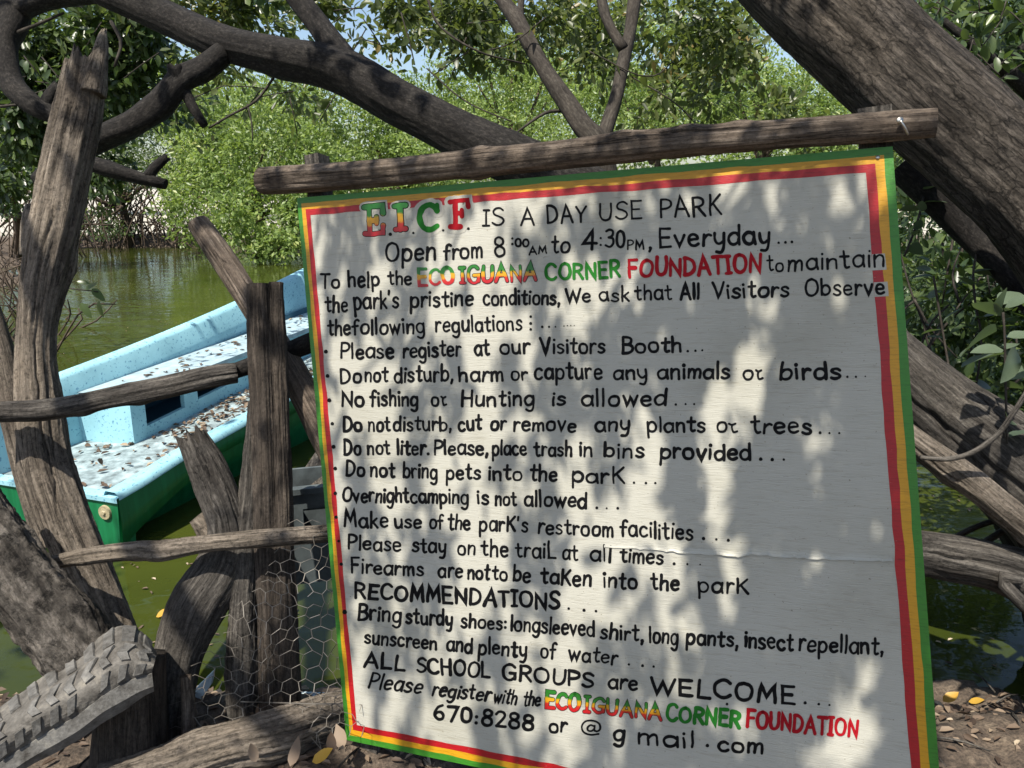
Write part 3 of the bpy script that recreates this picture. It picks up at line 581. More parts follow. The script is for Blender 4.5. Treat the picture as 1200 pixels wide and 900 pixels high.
def cword(txt, x0, y0, x1, y1, H, r, mat, label, outline=0.0, white=0.0):
    st = wr.bit_generator.state
    mb = MB(); word(mb, txt, x0, y0, x1, y1, H, r, .0010); o = put('lettering', text_me(mb, 'lettering'), M[mat], sign); o['label'] = label
    for extra, mt, off, nm in ((outline, 'ink', .0008, 'outline'), (white, 'inkwhite', .0005, 'halo')):
        if extra:
            wr.bit_generator.state = st; mb = MB(); word(mb, txt, x0, y0, x1, y1, H, r + extra, off)
            put(nm, text_me(mb, nm), M[mt], o)
cword('ECO', 490, 334.5, 533, 332.5, 18.5, 2.0, 'rasta', 'ECO in green, yellow and red letters, upper line')
cword('IGUANA', 539.5, 332, 629, 329, 18.5, 1.75, 'rasta', 'IGUANA in green, yellow and red letters, upper line', .7)
cword('CORNER', 640, 328, 727, 325, 18, 1.9, 'inkgreen', 'CORNER in green letters, upper line')
cword('FOUNDATION', 736.5, 324.5, 892, 318.5, 20, 2.1, 'inkred', 'FOUNDATION in red letters, upper line')
cword('ECO', 640, 828.5, 679, 833, 18, 2.0, 'rasta', 'ECO in green, yellow and red letters, bottom line', .6)
cword('IGUANA', 684.5, 833.5, 775, 843.5, 17, 1.6, 'rasta', 'IGUANA in green, yellow and red letters, bottom line', .6)
cword('CORNER', 781, 843, 867, 851.5, 18, 2.3, 'inkgreen', 'CORNER in green letters, bottom line')
cword('FOUNDATION', 875, 851.5, 1005, 863, 19, 2.1, 'inkred', 'FOUNDATION in red letters, bottom line')
cword('1', 427.5, 276, 451, 274.5, 33, 2.9, 'rasta', 'serif capital E in green, yellow and red', .8, 3.0)
cword('5', 463, 272, 477, 271, 32, 3.1, 'rasta', 'serif capital I in green, yellow and red', 1.0, 3.0)
cword('9', 490, 270.5, 515, 269, 32.5, 2.9, 'inkgreen', 'serif capital C in green', 0, 4.0)
cword('%', 527, 267, 550, 266, 32, 2.9, 'inkred', 'serif capital F in red', 0, 4.0)
for pt in [(457.5, 274.5), (484.5, 273), (519.5, 270), (549, 268)]:
    mb = MB(); dots(mb, [pt], 1.7); put('painted_dot', text_me(mb, 'painted_dot'), M['ink'], sign)
for quad in ([(1022, 298), (1037, 297), (1039, 316), (1022, 317)], [(1024, 331), (1040, 330), (1041.5, 347), (1025, 348)]):
    V = np.array([on_board(a, b, .00045) for a, b in quad]); put('overpaint_patch', mesh('overpaint_patch', V, [(0, 1, 2, 3)], False, {'bark': bc(V)}), M['board'], sign)
# split veneer across the lower third
cr = [(708, 641), (745, 643), (787, 646), (800, 648), (850, 650), (868, 652), (880, 649), (895, 650), (930, 653), (1000, 656), (1050, 658), (1083, 661.5)]
c3 = catmull([(a, b, 0) for a, b in cr], 90); V = []
for k, (a, b, _) in enumerate(c3):
    j_ = 1.0 * float(noise([k * .7, 0, 0], 3)); f_ = min(1, k / 30); f2 = .25 + .75 * f_
    V += [on_board(a, b - 6 + j_, .0002 if a < 1030 else .0008), on_board(a, b - 2.5 + j_, .0003 + .0010 * f2), on_board(a, b + j_, .0004 + .0042 * f2), on_board(a, b + .8 + j_, .0001)]
mb = MB(); mb.add(V, [f for k in range(89) for f in ((4*k, 4*k+1, 4*k+5, 4*k+4), (4*k+1, 4*k+2, 4*k+6, 4*k+5), (4*k+2, 4*k+3, 4*k+7, 4*k+6))], bc(np.array(V)))
kk = [i_ for i_, (a, b, _) in enumerate(c3) if a < 1046]
mbw = MB(); e_ = len(kk); Vw = V[:4 * e_]; mbw.add(Vw, [f for k in range(e_ - 1) for f in ((4*k, 4*k+1, 4*k+5, 4*k+4), (4*k+1, 4*k+2, 4*k+6, 4*k+5), (4*k+2, 4*k+3, 4*k+7, 4*k+6))], bc(np.array(Vw)))
put('lifted_veneer', mbw.me('lifted_veneer', False), M['board'], sign)
# posts, beam, nails
for (a, b, c) in ((360, 179, 'left'), (1026, 122, 'right')):
    top = on_board(a, b, -.035); bot = on_board(430 if c == 'left' else 1060, 905 if c == 'left' else 1100, -.04)
    mb = MB(); ax = (bot - top); Ln = np.linalg.norm(ax); ax /= Ln; sx_ = np.cross(ax, NB); sx_ /= np.linalg.norm(sx_); nn = np.cross(ax, sx_)
    w_ = .021 if c == 'left' else .027
    q = catmull([top, (top + bot) / 2, bot + ax * .12], 12); cs = []
    for k, p in enumerate(q):
        for sx2, sy2 in ((-1, -1), (1, -1), (1, 1), (-1, 1)):
            cs.append(p + sx_ * sx2 * w_ * (1 + .06 * wr.normal()) + nn * sy2 * .022)
    Fp = [(4*k + m_, 4*k + (m_ + 1) % 4, 4*k + 4 + (m_ + 1) % 4, 4*k + 4 + m_) for k in range(11) for m_ in range(4)] + [(3, 2, 1, 0), (44, 45, 46, 47)]
    cs = np.array(cs); d_ = cs - top; mb.add(cs, Fp, np.stack([d_ @ sx_, d_ @ nn, d_ @ ax], -1)); put('post', mb.me('post', False), M['grey'], sign)
off = .012
bp = [(311, 213, 15.5), (350, 211, 16), (450, 204, 16), (560, 193.5, 16), (680, 181, 16.5), (800, 169, 17), (920, 159, 17), (1020, 151.5, 17), (1096, 146, 16)]
P_ = []; r_ = []
for a, b, r0 in bp:
    p = on_board(a, b, off); dpt = (p - np.array([0, 0, CAMZ])) @ np.array([0, cp, -sp]); P_.append(p); r_.append(r0 * dpt / F)
tubeo('beam', P_, r_, M['beam'], sign, seg=100, cracks=12, cdepth=.12, fine=.02, step=.012, rough=.07, ridge=.06, seed=4, knots=9, maxn=130, ridgef=4)
m, N, L, P = newmat('galvanised_nail'); P.inputs['Base Color'].default_value = (.55, .54, .5, 1); P.inputs['Metallic'].default_value = 1; P.inputs['Roughness'].default_value = .4; M['nail'] = m
n0 = on_board(1052, 149, .045); n1_ = on_board(1062, 163, .032)
mb = MB(); V, Fc, A = tube([n0, (n0 + n1_) / 2 + NB * .004, n1_], [.002, .002, .002], seg=8, step=.004, rough=0, ridge=0); mb.add(V, Fc, A)
V, Fc, A = tube([n0 - UX * .001 - NB * .001, n0 + NB * .002], [.0055, .0055], seg=12, step=.001, rough=0, ridge=0); mb.add(V, Fc, A); put('nail', mb.me('nail'), M['nail'], sign)
for a, b in ((1028.5, 184.5),):
    p = on_board(a, b, .0); V, Fc, A = tube([p, p + NB * .0025], [.004, .0032], seg=12, step=.001, rough=0, ridge=0); put('nail', mesh('nail', V, Fc, True, {'bark': A}), M['nail'], sign)

# ------------------------------------------------------------------ big leaning trunk on the right
t = thing('leaning_tree', W(1420, 900, 2.5), 'massive tree with fissured brown bark leaning diagonally behind the right end of the sign', 'tree')
pxtube('trunk', [(830, -190, 2.75, 60), (880, -90, 2.6, 60), (930, -28, 2.5, 60), (982, 20, 2.43, 61), (1043, 76, 2.38, 61), (1095, 124, 2.3, 62), (1145, 168, 2.27, 62), (1236, 255, 2.2, 65), (1335, 400, 2.2, 78), (1400, 620, 2.3, 95), (1430, 960, 2.5, 115)], M['trunk'], t, seg=200, cracks=26, cdepth=.03, fine=.014, step=.012, rough=.07, ridge=.04, seed=2, maxn=260, knots=4, ridgef=5)
pxtube('branch', [(1060, 190, 2.75, 22), (1130, 262, 2.7, 20), (1190, 325, 2.6, 18), (1280, 430, 2.5, 24)], M['limb'], t, seg=20, seed=3)

# ------------------------------------------------------------------ arching tree whose limb crosses the top
t2 = thing('arching_tree', W(1250, 640, 3.1), 'grey-barked tree whose dark limb arches across the top left and down behind the sign', 'tree')
pxtube('limb', [(55, -75, 3.3, 16), (110, -20, 3.2, 18), (160, 4, 3.15, 19), (205, 25, 3.1, 19), (267, 52, 3.0, 20), (333, 67, 2.9, 21), (400, 84, 2.85, 25), (467, 121, 2.8, 25), (533, 154, 2.75, 25), (600, 186, 2.7, 29), (700, 237, 2.7, 36), (880, 330, 2.7, 46), (1060, 455, 2.7, 50), (1130, 510, 2.7, 52), (1230, 600, 2.8, 60), (1300, 760, 2.9, 80)], M['limb'], t2, seg=90, fine=.025, step=.014, rough=.07, ridge=.04, seed=5, knots=9, maxn=320)
pxtube('branch', [(262, 62, 2.98, 14), (238, 82, 2.95, 15), (212, 95, 2.9, 15), (188, 122, 2.88, 15), (155, 146, 2.88, 14), (110, 165, 2.9, 14), (70, 190, 2.95, 11), (45, 212, 3.0, 9)], M['limb'], t2, seg=22, seed=6, knots=4, rough=.12)
pxtube('branch_stub', [(208, 92, 2.88, 10), (204, 76, 2.86, 8)], M['limb'], t2, seg=14, seed=16, jag=.01)
pxtube('branch_stub', [(213, 100, 2.9, 7), (226, 125, 2.9, 6), (240, 147, 2.9, 4.5)], M['limb'], t2, seg=12, seed=17)
pxtube('branch', [(325, -40, 3.0, 13), (345, -8, 2.95, 13), (378, 35, 2.9, 14), (408, 78, 2.85, 18)], M['limb'], t2, seg=20, seed=7)
pxtube('branch', [(-40, -30, 3.4, 14), (15, 10, 3.35, 17), (6, 55, 3.3, 14), (12, 95, 3.25, 14), (38, 122, 3.2, 13), (68, 138, 3.2, 10), (90, 150, 3.2, 7)], M['limb'], t2, seg=20, seed=8, rough=.1)
pxtube('branch', [(15, 14, 3.35, 14), (60, -4, 3.3, 15), (115, -14, 3.2, 17)], M['limb'], t2, seg=20, seed=28, rough=.1)
pxtube('branch_stub', [(50, 130, 3.2, 7), (58, 115, 3.2, 8), (70, 100, 3.2, 7)], M['limb'], t2, seg=12, seed=18)
pxtube('branch', [(100, 190, 2.5, 8), (125, 198, 2.5, 9), (155, 206, 2.5, 8), (194, 216, 2.5, 6)], M['limb'], t2, seg=14, seed=9, rough=.15)
pxtube('branch_stub', [(172, 209, 2.5, 6), (182, 196, 2.5, 6), (196, 184, 2.5, 4.5)], M['limb'], t2, seg=12, seed=19, jag=.008)

# thin twin-stemmed tree behind the beam
t3 = thing('slender_tree', W(700, 480, 3.3), 'slender twin-stemmed tree rising in a V behind the middle of the beam', 'tree')
pxtube('stem', [(560, -60, 3.6, 7), (583, -10, 3.5, 8), (608, 28, 3.4, 9), (630, 68, 3.35, 9), (655, 108, 3.3, 11), (680, 145, 3.25, 13), (705, 185, 3.25, 17), (710, 300, 3.3, 20), (700, 480, 3.3, 24), (700, 700, 3.35, 28)], M['twig'], t3, seg=24, seed=10, rough=.09, knots=6)
pxtube('stem', [(752, -50, 3.5, 8), (744, -4, 3.45, 8), (738, 40, 3.4, 7), (730, 75, 3.35, 8), (722, 115, 3.3, 8), (708, 160, 3.25, 9), (706, 190, 3.25, 9)], M['twig'], t3, seg=18, seed=11, rough=.09)
pxtube('branch', [(700, -40, 3.4, 6), (706, 5, 3.4, 6), (714, 30, 3.38, 6), (731, 58, 3.36, 7)], M['twig'], t3, seg=14, seed=12)
pxtube('branch', [(612, 30, 3.4, 4), (610, 10, 3.45, 4), (614, -30, 3.5, 4)], M['twig'], t3, seg=10, seed=13)
pxtube('branch', [(660, 130, 3.3, 2.2), (640, 132, 3.25, 2), (615, 148, 3.2, 1.5), (600, 160, 3.2, 1)], M['twig'], t3, seg=8, seed=14)
for s_, L_ in enumerate([[(500, 80, 3.3), (540, 115, 3.25), (580, 135, 3.2), (618, 148, 3.2)], [(470, 15, 3.2), (480, 50, 3.2), (488, 85, 3.2)], [(640, 20, 3.3), (600, 50, 3.3), (560, 62, 3.3)], [(690, 60, 3.3), (760, 90, 3.3), (800, 60, 3.3)], [(740, 90, 3.4), (790, 120, 3.4), (820, 150, 3.4)]]):
    spray(L_, t3, 7 if s_ != 1 else 9, .052, 'near', seed=20 + s_, twr=.9)

# ------------------------------------------------------------------ right-hand logs
t4 = thing('fallen_log', W(1200, 640, 2.35), 'thick weathered grey fallen trunk slanting down behind the right edge of the sign', 'log')
pxtube('trunk', [(990, 375, 2.35, 38), (1060, 440, 2.3, 42), (1110, 485, 2.28, 46), (1160, 525, 2.25, 50), (1230, 590, 2.25, 54), (1300, 700, 2.3, 60)], M['grey'], t4, cracks=12, fine=.03, seg=110, step=.012, rough=.09, ridge=.08, seed=21, ridgef=4, knots=3)
o = pxtube('fallen_pole', [(1010, 470, 2.05, 13), (1075, 521, 2.0, 15), (1130, 560, 1.98, 16), (1180, 600, 1.97, 16), (1260, 665, 2.0, 17)], M['dead'], cracks=7, seg=90, step=.012, seed=22, rough=.08, ridge=.07, knots=3)
tag(o, 'smooth pale bare pole slanting down below the thick trunk at right', 'log')
o = pxtube('driftwood_log', [(960, 640, 2.15, 22), (1070, 645, 2.1, 24), (1110, 652, 2.08, 27), (1160, 662, 2.05, 27), (1210, 680, 2.05, 30), (1300, 730, 2.1, 30)], M['grey'], cracks=8, fine=.02, seg=100, step=.012, seed=23, rough=.08, ridge=.07, knots=3)
tag(o, 'thick grey driftwood log lying nearly level behind the right edge of the sign', 'log')
o = pxtube('dead_branch', [(1140, 645, 2.4, 4), (1200, 605, 2.4, 4), (1260, 560, 2.5, 5)], M['grey'], seg=10, seed=24); tag(o, 'thin dead branch sticking up above the level driftwood log', 'branch')
o = pxtube('dead_branch', [(1100, 640, 2.5, 3.5), (1150, 615, 2.5, 3.5), (1210, 600, 2.5, 4)], M['grey'], seg=10, seed=25); tag(o, 'lower thin dead stick crossing above the level driftwood log', 'branch')
o = pxtube('dead_branch', [(1198, 680, 1.96, 5), (1172, 678, 1.98, 7), (1212, 720, 1.95, 8), (1260, 760, 1.95, 9)], M['grey'], seg=12, seed=26); tag(o, 'bent dark branch drooping from the driftwood log at the right edge', 'branch')
o = pxtube('curved_twig', [(1078, 536, 1.93, 2.6), (1110, 538, 1.92, 3), (1140, 530, 1.9, 3.2), (1170, 508, 1.88, 3.2), (1190, 480, 1.86, 3.0), (1215, 440, 1.85, 3)], M['grey'], seg=10, step=.01, seed=27); tag(o, 'bare grey curved twig arching up at the right edge in front of the fallen trunk', 'twig')

# ------------------------------------------------------------------ left: dead trees, driftwood, fence
t5 = thing('dead_tree', W(135, 760, 2.05), 'tall bleached dead trunk with a splintered top at the left, bent like an elbow', 'tree')
pxtube('trunk', [(150, 790, 2.05, 22), (128, 730, 2.06, 23), (98, 665, 2.08, 26), (72, 600, 2.1, 27), (54, 540, 2.12, 26), (46, 470, 2.13, 24), (42, 400, 2.14, 21), (50, 330, 2.15, 24), (66, 260, 2.16, 26), (80, 190, 2.16, 26), (93, 130, 2.16, 25), (102, 72, 2.16, 20)], M['dead'], t5, seg=120, cracks=16, fine=.03, step=.01, rough=.13, ridge=.09, seed=30, jag=.035, knots=5, maxn=220, ridgef=4)
pxtube('splinter', [(108, 110, 2.13, 14), (116, 70, 2.14, 9), (120, 45, 2.15, 5), (122, 34, 2.15, 2)], M['dead'], t5, seg=14, step=.008, seed=31, rough=.12, ridge=.15, jag=.01)
pxtube('branch', [(35, 300, 2.35, 11), (38, 260, 2.35, 12), (36, 240, 2.35, 6)], M['dead'], t5, seg=16, seed=32)
o = pxtube('leaning_log', [(60, 640, 2.3, 16), (38, 560, 2.3, 17), (15, 470, 2.3, 17), (-8, 390, 2.3, 16), (-30, 320, 2.3, 14)], M['dead'], cracks=6, seg=80, step=.015, seed=33, rough=.08, ridge=.08); tag(o, 'grey log leaning left behind the elbow of the tall dead trunk', 'log')
o = pxtube('bark_log', [(-50, 555, 1.85, 26), (-8, 628, 1.83, 33), (32, 692, 1.8, 38), (80, 752, 1.78, 39), (125, 815, 1.76, 38)], M['rough'], fine=.08, seg=130, step=.006, seed=34, rough=.12, ridge=.05, ridgef=8, knots=5, maxn=200); tag(o, 'rough log with flaking pale bark slanting into the old tyre at the left', 'log')
o = pxtube('dark_branch', [(-20, 665, 2.0, 14), (20, 710, 2.0, 14), (65, 770, 2.0, 14), (100, 840, 2.0, 14)], M['limb'], seg=18, seed=35); tag(o, 'dark branch half hidden beneath the rough bark log', 'branch')
# forked driftwood
t6 = thing('forked_driftwood', W(200, 880, 1.9), 'smooth S-shaped driftwood stem with a sawn top standing left of the split post', 'log')
pxtube('stem', [(200, 900, 1.9, 24), (203, 840, 1.92, 22), (210, 770, 1.94, 27), (232, 710, 1.97, 33), (262, 660, 2.0, 31), (268, 615, 2.0, 24), (248, 560, 2.0, 22), (226, 512, 2.0, 17)], M['grey'], t6, cracks=5, fine=.03, seg=100, step=.012, seed=36, rough=.09, ridge=.04, jag=.02, knots=3)
pxtube('stub', [(262, 655, 2.05, 20), (246, 625, 2.03, 14), (230, 606, 2.02, 9)], M['dead'], t6, seg=18, seed=37)
fence = thing('rustic_fence', W(300, 890, 1.95), 'rustic driftwood fence of split posts and crooked rails joining the left edge of the sign', 'fence')
pxtube('rail', [(-60, 486, 2.0, 12), (0, 483, 2.0, 13), (60, 480, 1.98, 13), (130, 466, 1.99, 12.5), (200, 452, 2.0, 13), (250, 440, 2.0, 13), (277, 436, 2.02, 12)], M['grey'], fence, cracks=8, seg=90, step=.01, seed=40, rough=.08, ridge=.09, knots=4)['label'] = 'dark upper rail, left length'
pxtube('rail', [(255, 442, 2.03, 9), (290, 430, 2.06, 10), (330, 415, 2.08, 11), (380, 395, 2.1, 12)], M['limb'], fence, seg=20, step=.012, seed=41)['label'] = 'upper rail piece passing behind the split post'
pxtube('rail', [(58, 660, 1.93, 8), (100, 652, 1.92, 9.5), (160, 645, 1.91, 10.5), (190, 645, 1.9, 12), (240, 638, 1.9, 10), (300, 632, 1.89, 10.5), (350, 628, 1.89, 10.5), (440, 622, 1.93, 11)], M['dead'], fence, cracks=8, seg=90, step=.01, seed=42, rough=.08, ridge=.09, knots=4)['label'] = 'paler lower rail'
pp = [(312, 333), (314, 400), (317, 480), (320, 560), (322, 640), (325, 740), (326, 830), (328, 900)]
pxtube('post', [(a - 8, b, 1.97, 14) for a, b in pp], M['post'], fence, cracks=9, fine=.04, seg=100, step=.01, seed=43, rough=.10, ridge=.10, ends=(1, 1), ridgef=5)['label'] = 'split brown post, main half'
pxtube('post', [(a + 11, b - 2, 1.975, 8 + (b - 333) * .012) for a, b in pp], M['post'], fence, cracks=7, fine=.06, seg=90, step=.01, seed=44, rough=.13, ridge=.12, ends=(1, 1), ridgef=5)['label'] = 'split brown post, narrow half'
pxtube('post', [(298, 470, 2.0, 7), (295, 540, 2.0, 10), (290, 640, 1.99, 15), (285, 740, 1.99, 17), (282, 860, 1.99, 17)], M['grey'], fence, cracks=6, fine=.10, seg=90, step=.01, seed=45, rough=.12, ridge=.12)['label'] = 'grey companion post with rough bark'
pxtube('brace', [(232, 262, 2.2, 13), (262, 305, 2.17, 15), (300, 365, 2.12, 15), (345, 440, 2.08, 17), (385, 515, 2.05, 19), (420, 590, 2.05, 18)], M['beam'], fence, cracks=5, seg=80, step=.012, seed=46, rough=.05, ridge=.06)
o = tubeo('stump', [W(155, 915, 1.8), W(155, 840, 1.81), W(155, 770, 1.82)], [.085, .078, .074], M['post'], seg=36, step=.01, seed=47, rough=.06, ridge=.07); tag(o, 'dark squat stump under the right end of the old tyre', 'stump')
o = pxtube('stake', [(218, 792, 1.86, 6), (221, 830, 1.86, 8), (220, 900, 1.86, 9)], M['beam'], seg=16, step=.01, seed=48, rough=.12, ridge=.1, jag=.01); tag(o, 'short brown bark-covered stake at the foot of the S-shaped driftwood', 'stake')
o = pxtube('base_log', [(120, 925, 1.72, 26), (200, 900, 1.75, 27), (265, 878, 1.78, 27), (330, 862, 1.85, 29), (400, 840, 1.98, 27), (470, 826, 2.08, 22)], M['dead'], cracks=14, cdepth=.22, fine=.08, seg=120, step=.008, seed=49, rough=.14, ridge=.12, knots=6, ridgef=5); tag(o, 'rough pale log lying on the bank below the fence posts', 'log')
o = pxtube('thin_branch', [(134, 770, 2.2, 3), (130, 730, 2.2, 4), (127, 690, 2.2, 5), (127, 655, 2.2, 5)], M['limb'], seg=10, seed=50); tag(o, 'thin dark upright stick just right of the tall dead trunk, below the lower rail', 'branch')

# old tyre section with chevron lugs
def rubber(name, c):
    m, N, L, P = newmat(name); tc = N.new('ShaderNodeTexCoord').outputs['Object']; n = nz(N, L, tc, 22, 8, .7); n2 = nz(N, L, tc, 160, 4)
    L.new(mix(N, L, ramp(N, L, n, [(.34, (c[0]*.3, c[1]*.28, c[2]*.25)), (.56, c), (.75, (c[0]*1.9, c[1]*1.85, c[2]*1.7))]), ramp(N, L, n2, [(.3, (.7,)*3), (.6, (1,)*3)]), 1., 'MULTIPLY'), P.inputs['Base Color'])
    P.inputs['Roughness'].default_value = .75; L.new(bump(N, L, n2, .6, .002, bump(N, L, n, .5, .006)), P.inputs['Normal']); return m
M['rubber'] = rubber('weathered_grey_rubber', (.135, .13, .12))
tyre = thing('old_tyre', W(80, 840, 1.7), 'cut section of old grey off-road tyre with chunky chevron tread draped over the stump', 'tyre')
up_e = catmull([(-60, 880, 1.62), (-20, 845, 1.66), (40, 800, 1.70), (95, 763, 1.74), (140, 733, 1.76), (168, 742, 1.77), (184, 764, 1.78)], 41)
lo_e = catmull([(-40, 925, 1.56), (0, 893, 1.58), (45, 864, 1.60), (90, 838, 1.62), (125, 812, 1.63), (150, 798, 1.645), (178, 788, 1.66)], 41)
def tp(s, tt, h=0.0):
    k = s * 40; i0 = int(min(39, k)); f_ = k - i0; u_ = up_e[i0] * (1 - f_) + up_e[i0+1] * f_; l_ = lo_e[i0] * (1 - f_) + lo_e[i0+1] * f_
    q = u_ * (1 - tt) + l_ * tt; bulge = .05 * math.sin(math.pi * tt)
    p = W(q[0], q[1], q[2] - bulge); return p
def tn(s, tt):
    a = tp(min(1, s + .01), tt) - tp(max(0, s - .01), tt); b = tp(s, min(1, tt + .02)) - tp(s, max(0, tt - .02)); n_ = np.cross(b, a); n_ /= np.linalg.norm(n_)
    if n_ @ (np.array([0, 0, CAMZ]) - tp(s, tt)) < 0: n_ = -n_
    return n_
ns, nt = 60, 22; V = []; A = []
for i_ in range(ns + 1):
    for j_ in range(nt + 1):
        s_, t_ = i_ / ns, j_ / nt; V.append(tp(s_, t_) + tn(s_, t_) * .002 * float(noise([s_ * 30, t_ * 9, 0], 1)))
for i_ in range(ns + 1):
    for j_ in range(nt + 1):
        s_, t_ = i_ / ns, j_ / nt; V.append(tp(s_, t_) - tn(s_, t_) * .014)
n_ = nt + 1; o_ = (ns + 1) * n_; Fc = []
for i_ in range(ns):
    for j_ in range(nt):
        a = i_ * n_ + j_; Fc.append((a, a + 1, a + n_ + 1, a + n_)); Fc.append((o_ + a, o_ + a + n_, o_ + a + n_ + 1, o_ + a + 1))
for i_ in range(ns):
    for j_ in (0, nt): a = i_ * n_ + j_; Fc.append((a, a + n_, o_ + a + n_, o_ + a))
for j_ in range(nt):
    for i_ in (0, ns): a = i_ * n_ + j_; Fc.append((a, a + 1, o_ + a + 1, o_ + a))
put('tread', mesh('tread', V, Fc, False), rubber('mud_and_shade_rubber', (.125, .115, .10)), tyre)  # darker tread base: mud brown with channel shade put into the colour
V = []; ns2 = 50
for i_ in range(ns2 + 1):
    s_ = .05 + .95 * i_ / ns2; e = tp(s_, 1.0); nn_ = tn(s_, 1.0); dn = np.array([0, 0, -1.0]); w_ = .05 * (1 + .25 * float(noise([s_ * 6, 0, 0], 4)))
    for q in (e + nn_ * .003, e + dn * w_ * .5 + nn_ * .012, e + dn * w_ + nn_ * .002, e + dn * w_ - nn_ * .012, e - nn_ * .016): V.append(q)
put('sidewall', mesh('sidewall', V, [(5*i_ + k, 5*i_ + (k+1) % 5, 5*i_ + 5 + (k+1) % 5, 5*i_ + 5 + k) for i_ in range(ns2) for k in range(5)] + [tuple(range(5)), tuple(range(5*ns2+4, 5*ns2-1, -1))], False), M['rubber'], tyre)
def lug(poly):
    if wr.random() < .12: return
    poly = [(a + wr.normal() * .002, b + wr.normal() * .008) for a, b in poly]; hl = .0045 + .002 * wr.random(); V = [];
    for (s_, t_) in poly: V.append(tp(s_, t_) + tn(s_, t_) * .001)
    c = np.mean(poly, axis=0)
    for (s_, t_) in poly:
        s2, t2_ = c[0] + (s_ - c[0]) * .86, c[1] + (t_ - c[1]) * .92; V.append(tp(s2, t2_) + tn(s2, t2_) * hl)
    n = len(poly); put('tread_lug', mesh('tread_lug', V, [(k, (k + 1) % n, n + (k + 1) % n, n + k) for k in range(n)] + [tuple(range(n, 2 * n))], False), M['rubber'], tyre)
for r0 in range(10):
    s_ = .12 + r0 * .088
    if s_ > .93: break
    lug([(s_, .04), (s_ + .05, .02), (s_ + .055, .26), (s_ + .005, .26)])
    lug([(s_ + .02, .32), (s_ + .065, .32), (s_ + .03, .46), (s_ + .055, .60), (s_ + .01, .60), (s_ - .015, .46)])
    if r0 > 0: lug([(s_ + .0, .67), (s_ + .05, .66), (s_ + .04, .90), (s_ - .005, .92)])

# chicken wire
m, N, L, P = newmat('galvanised_wire'); P.inputs['Base Color'].default_value = (.13, .115, .095, 1); P.inputs['Metallic'].default_value = .2; P.inputs['Roughness'].default_value = .45; M['wire'] = m
V = []; Fc = []
def net(px, py):
    """draped netting surface: sheet coordinates -> world"""
    d = 1.875 + .022 * math.sin(px * .045 + py * .02) + .03 * float(noise([px * .03, py * .02, 1], 3)) - .06 * max(0, (py - 800) / 80)
    k = max(0, (py - 700) / 170); x = px - 32 * k * max(0, (360 - px) / 90) + 10 * float(noise([px * .03, py * .035, 5], 2)) + 4 * float(noise([px * .12, py * .12, 5], 6)); y = py + 8 * float(noise([px * .02, py * .02, 9], 4)) + 3 * k * k
    return W(x, y, d)
mb = MB(); a_ = 9.3; hx = a_ * math.sqrt(3); nn_ = {}
def seg3(p, q, r):
    global mb
    d = q - p; l = np.linalg.norm(d); d /= l; u_ = np.cross(d, [0.3, .9, .1]); u_ /= np.linalg.norm(u_); v_ = np.cross(d, u_)
    V = [c + r * (math.cos(a) * u_ + math.sin(a) * v_) for c in (p - d * r, q + d * r) for a in (0, 2.094, 4.189)]
    mb.add(V, [(0, 1, 4, 3), (1, 2, 5, 4), (2, 0, 3, 5)])
for row in range(-1, 19):
    for c_ in range(-1, 12):
        cx = 265 + c_ * hx + (row % 2) * hx / 2; cy = 636 + row * a_ * 1.5
        if cx > 415 or cy > 872: continue
        if cx < 268 + max(0, (740 - cy)) * .62 - max(0, cy - 760) * .5: continue
        if math.hypot(cx - 350, cy - 700) < 7: continue
        pts = [(cx + a_ * math.sin(math.pi / 3 * k), cy - a_ * math.cos(math.pi / 3 * k)) for k in range(6)]
        for k in (0, 1, 5) if True else ():
            p, q = pts[k], pts[(k + 1) % 6]
            seg3(net(*p), net(*q), .0010 if k == 1 else .0007)
for k in range(14):   # loose cut ends
    p = net(255 + k * 9, 858); q = p + np.array([wr.normal() * .02, -.01, -.03 + wr.normal() * .02]); seg3(p, q, .0009)
for a in range(30): seg3(net(300 + a * 3.8, 818 + .2 * a), net(303.8 + a * 3.8, 818 + .2 * (a + 1)), .0016)
tag(put('wire_netting', mb.me('wire_netting', False), M['wire']), 'rusty hexagonal chicken wire draped over the foot of the split post beside the sign', 'wire netting')

# ------------------------------------------------------------------ the boat
O = np.array([-1.915, 3.56, 0]); HS = np.array([.33, .944, 0]); HQ = np.array([-.944, .33, 0])
boat = thing('fishing_boat', O + HS * 2.5 + HQ * .75, 'open fibreglass fishing boat, pale blue inside and green outside, moored behind the fence', 'boat')
def B(s, q, z): return O + HS * s + HQ * q + np.array([0, 0, z])
m, N, L, P = newmat('pale_blue_gelcoat'); tc = N.new('ShaderNodeNewGeometry').outputs['Position']; n = nz(N, L, tc, 55, 4, .6); n2 = nz(N, L, tc, 4, 5)
b = mix(N, L, (.29, .54, .61), (.10, .26, .38), ramp(N, L, n, [(.60, (0,)*3), (.64, (1,)*3)]))
L.new(mix(N, L, b, ramp(N, L, n2, [(.3, (.8, .84, .86)), (.6, (1.08,)*3)]), 1., 'MULTIPLY'), P.inputs['Base Color']); P.inputs['Roughness'].default_value = .55; L.new(bump(N, L, n, .4, .002), P.inputs['Normal']); M['blue'] = m
m, N, L, P = newmat('worn_green_paint'); tc = N.new('ShaderNodeNewGeometry').outputs['Position']; n = nz(N, L, mapping(N, L, tc, (1, 1, 1)), 16, 7, .7); n2 = nz(N, L, mapping(N, L, tc, (7, 7, .8)), 3, 4)
b = ramp(N, L, n2, [(.3, (.004, .11, .035)), (.7, (.012, .19, .07))]); L.new(mix(N, L, b, (.3, .38, .30), ramp(N, L, n, [(.66, (0,)*3), (.72, (.8,)*3)])), P.inputs['Base Color']); P.inputs['Roughness'].default_value = .38; M['green'] = m
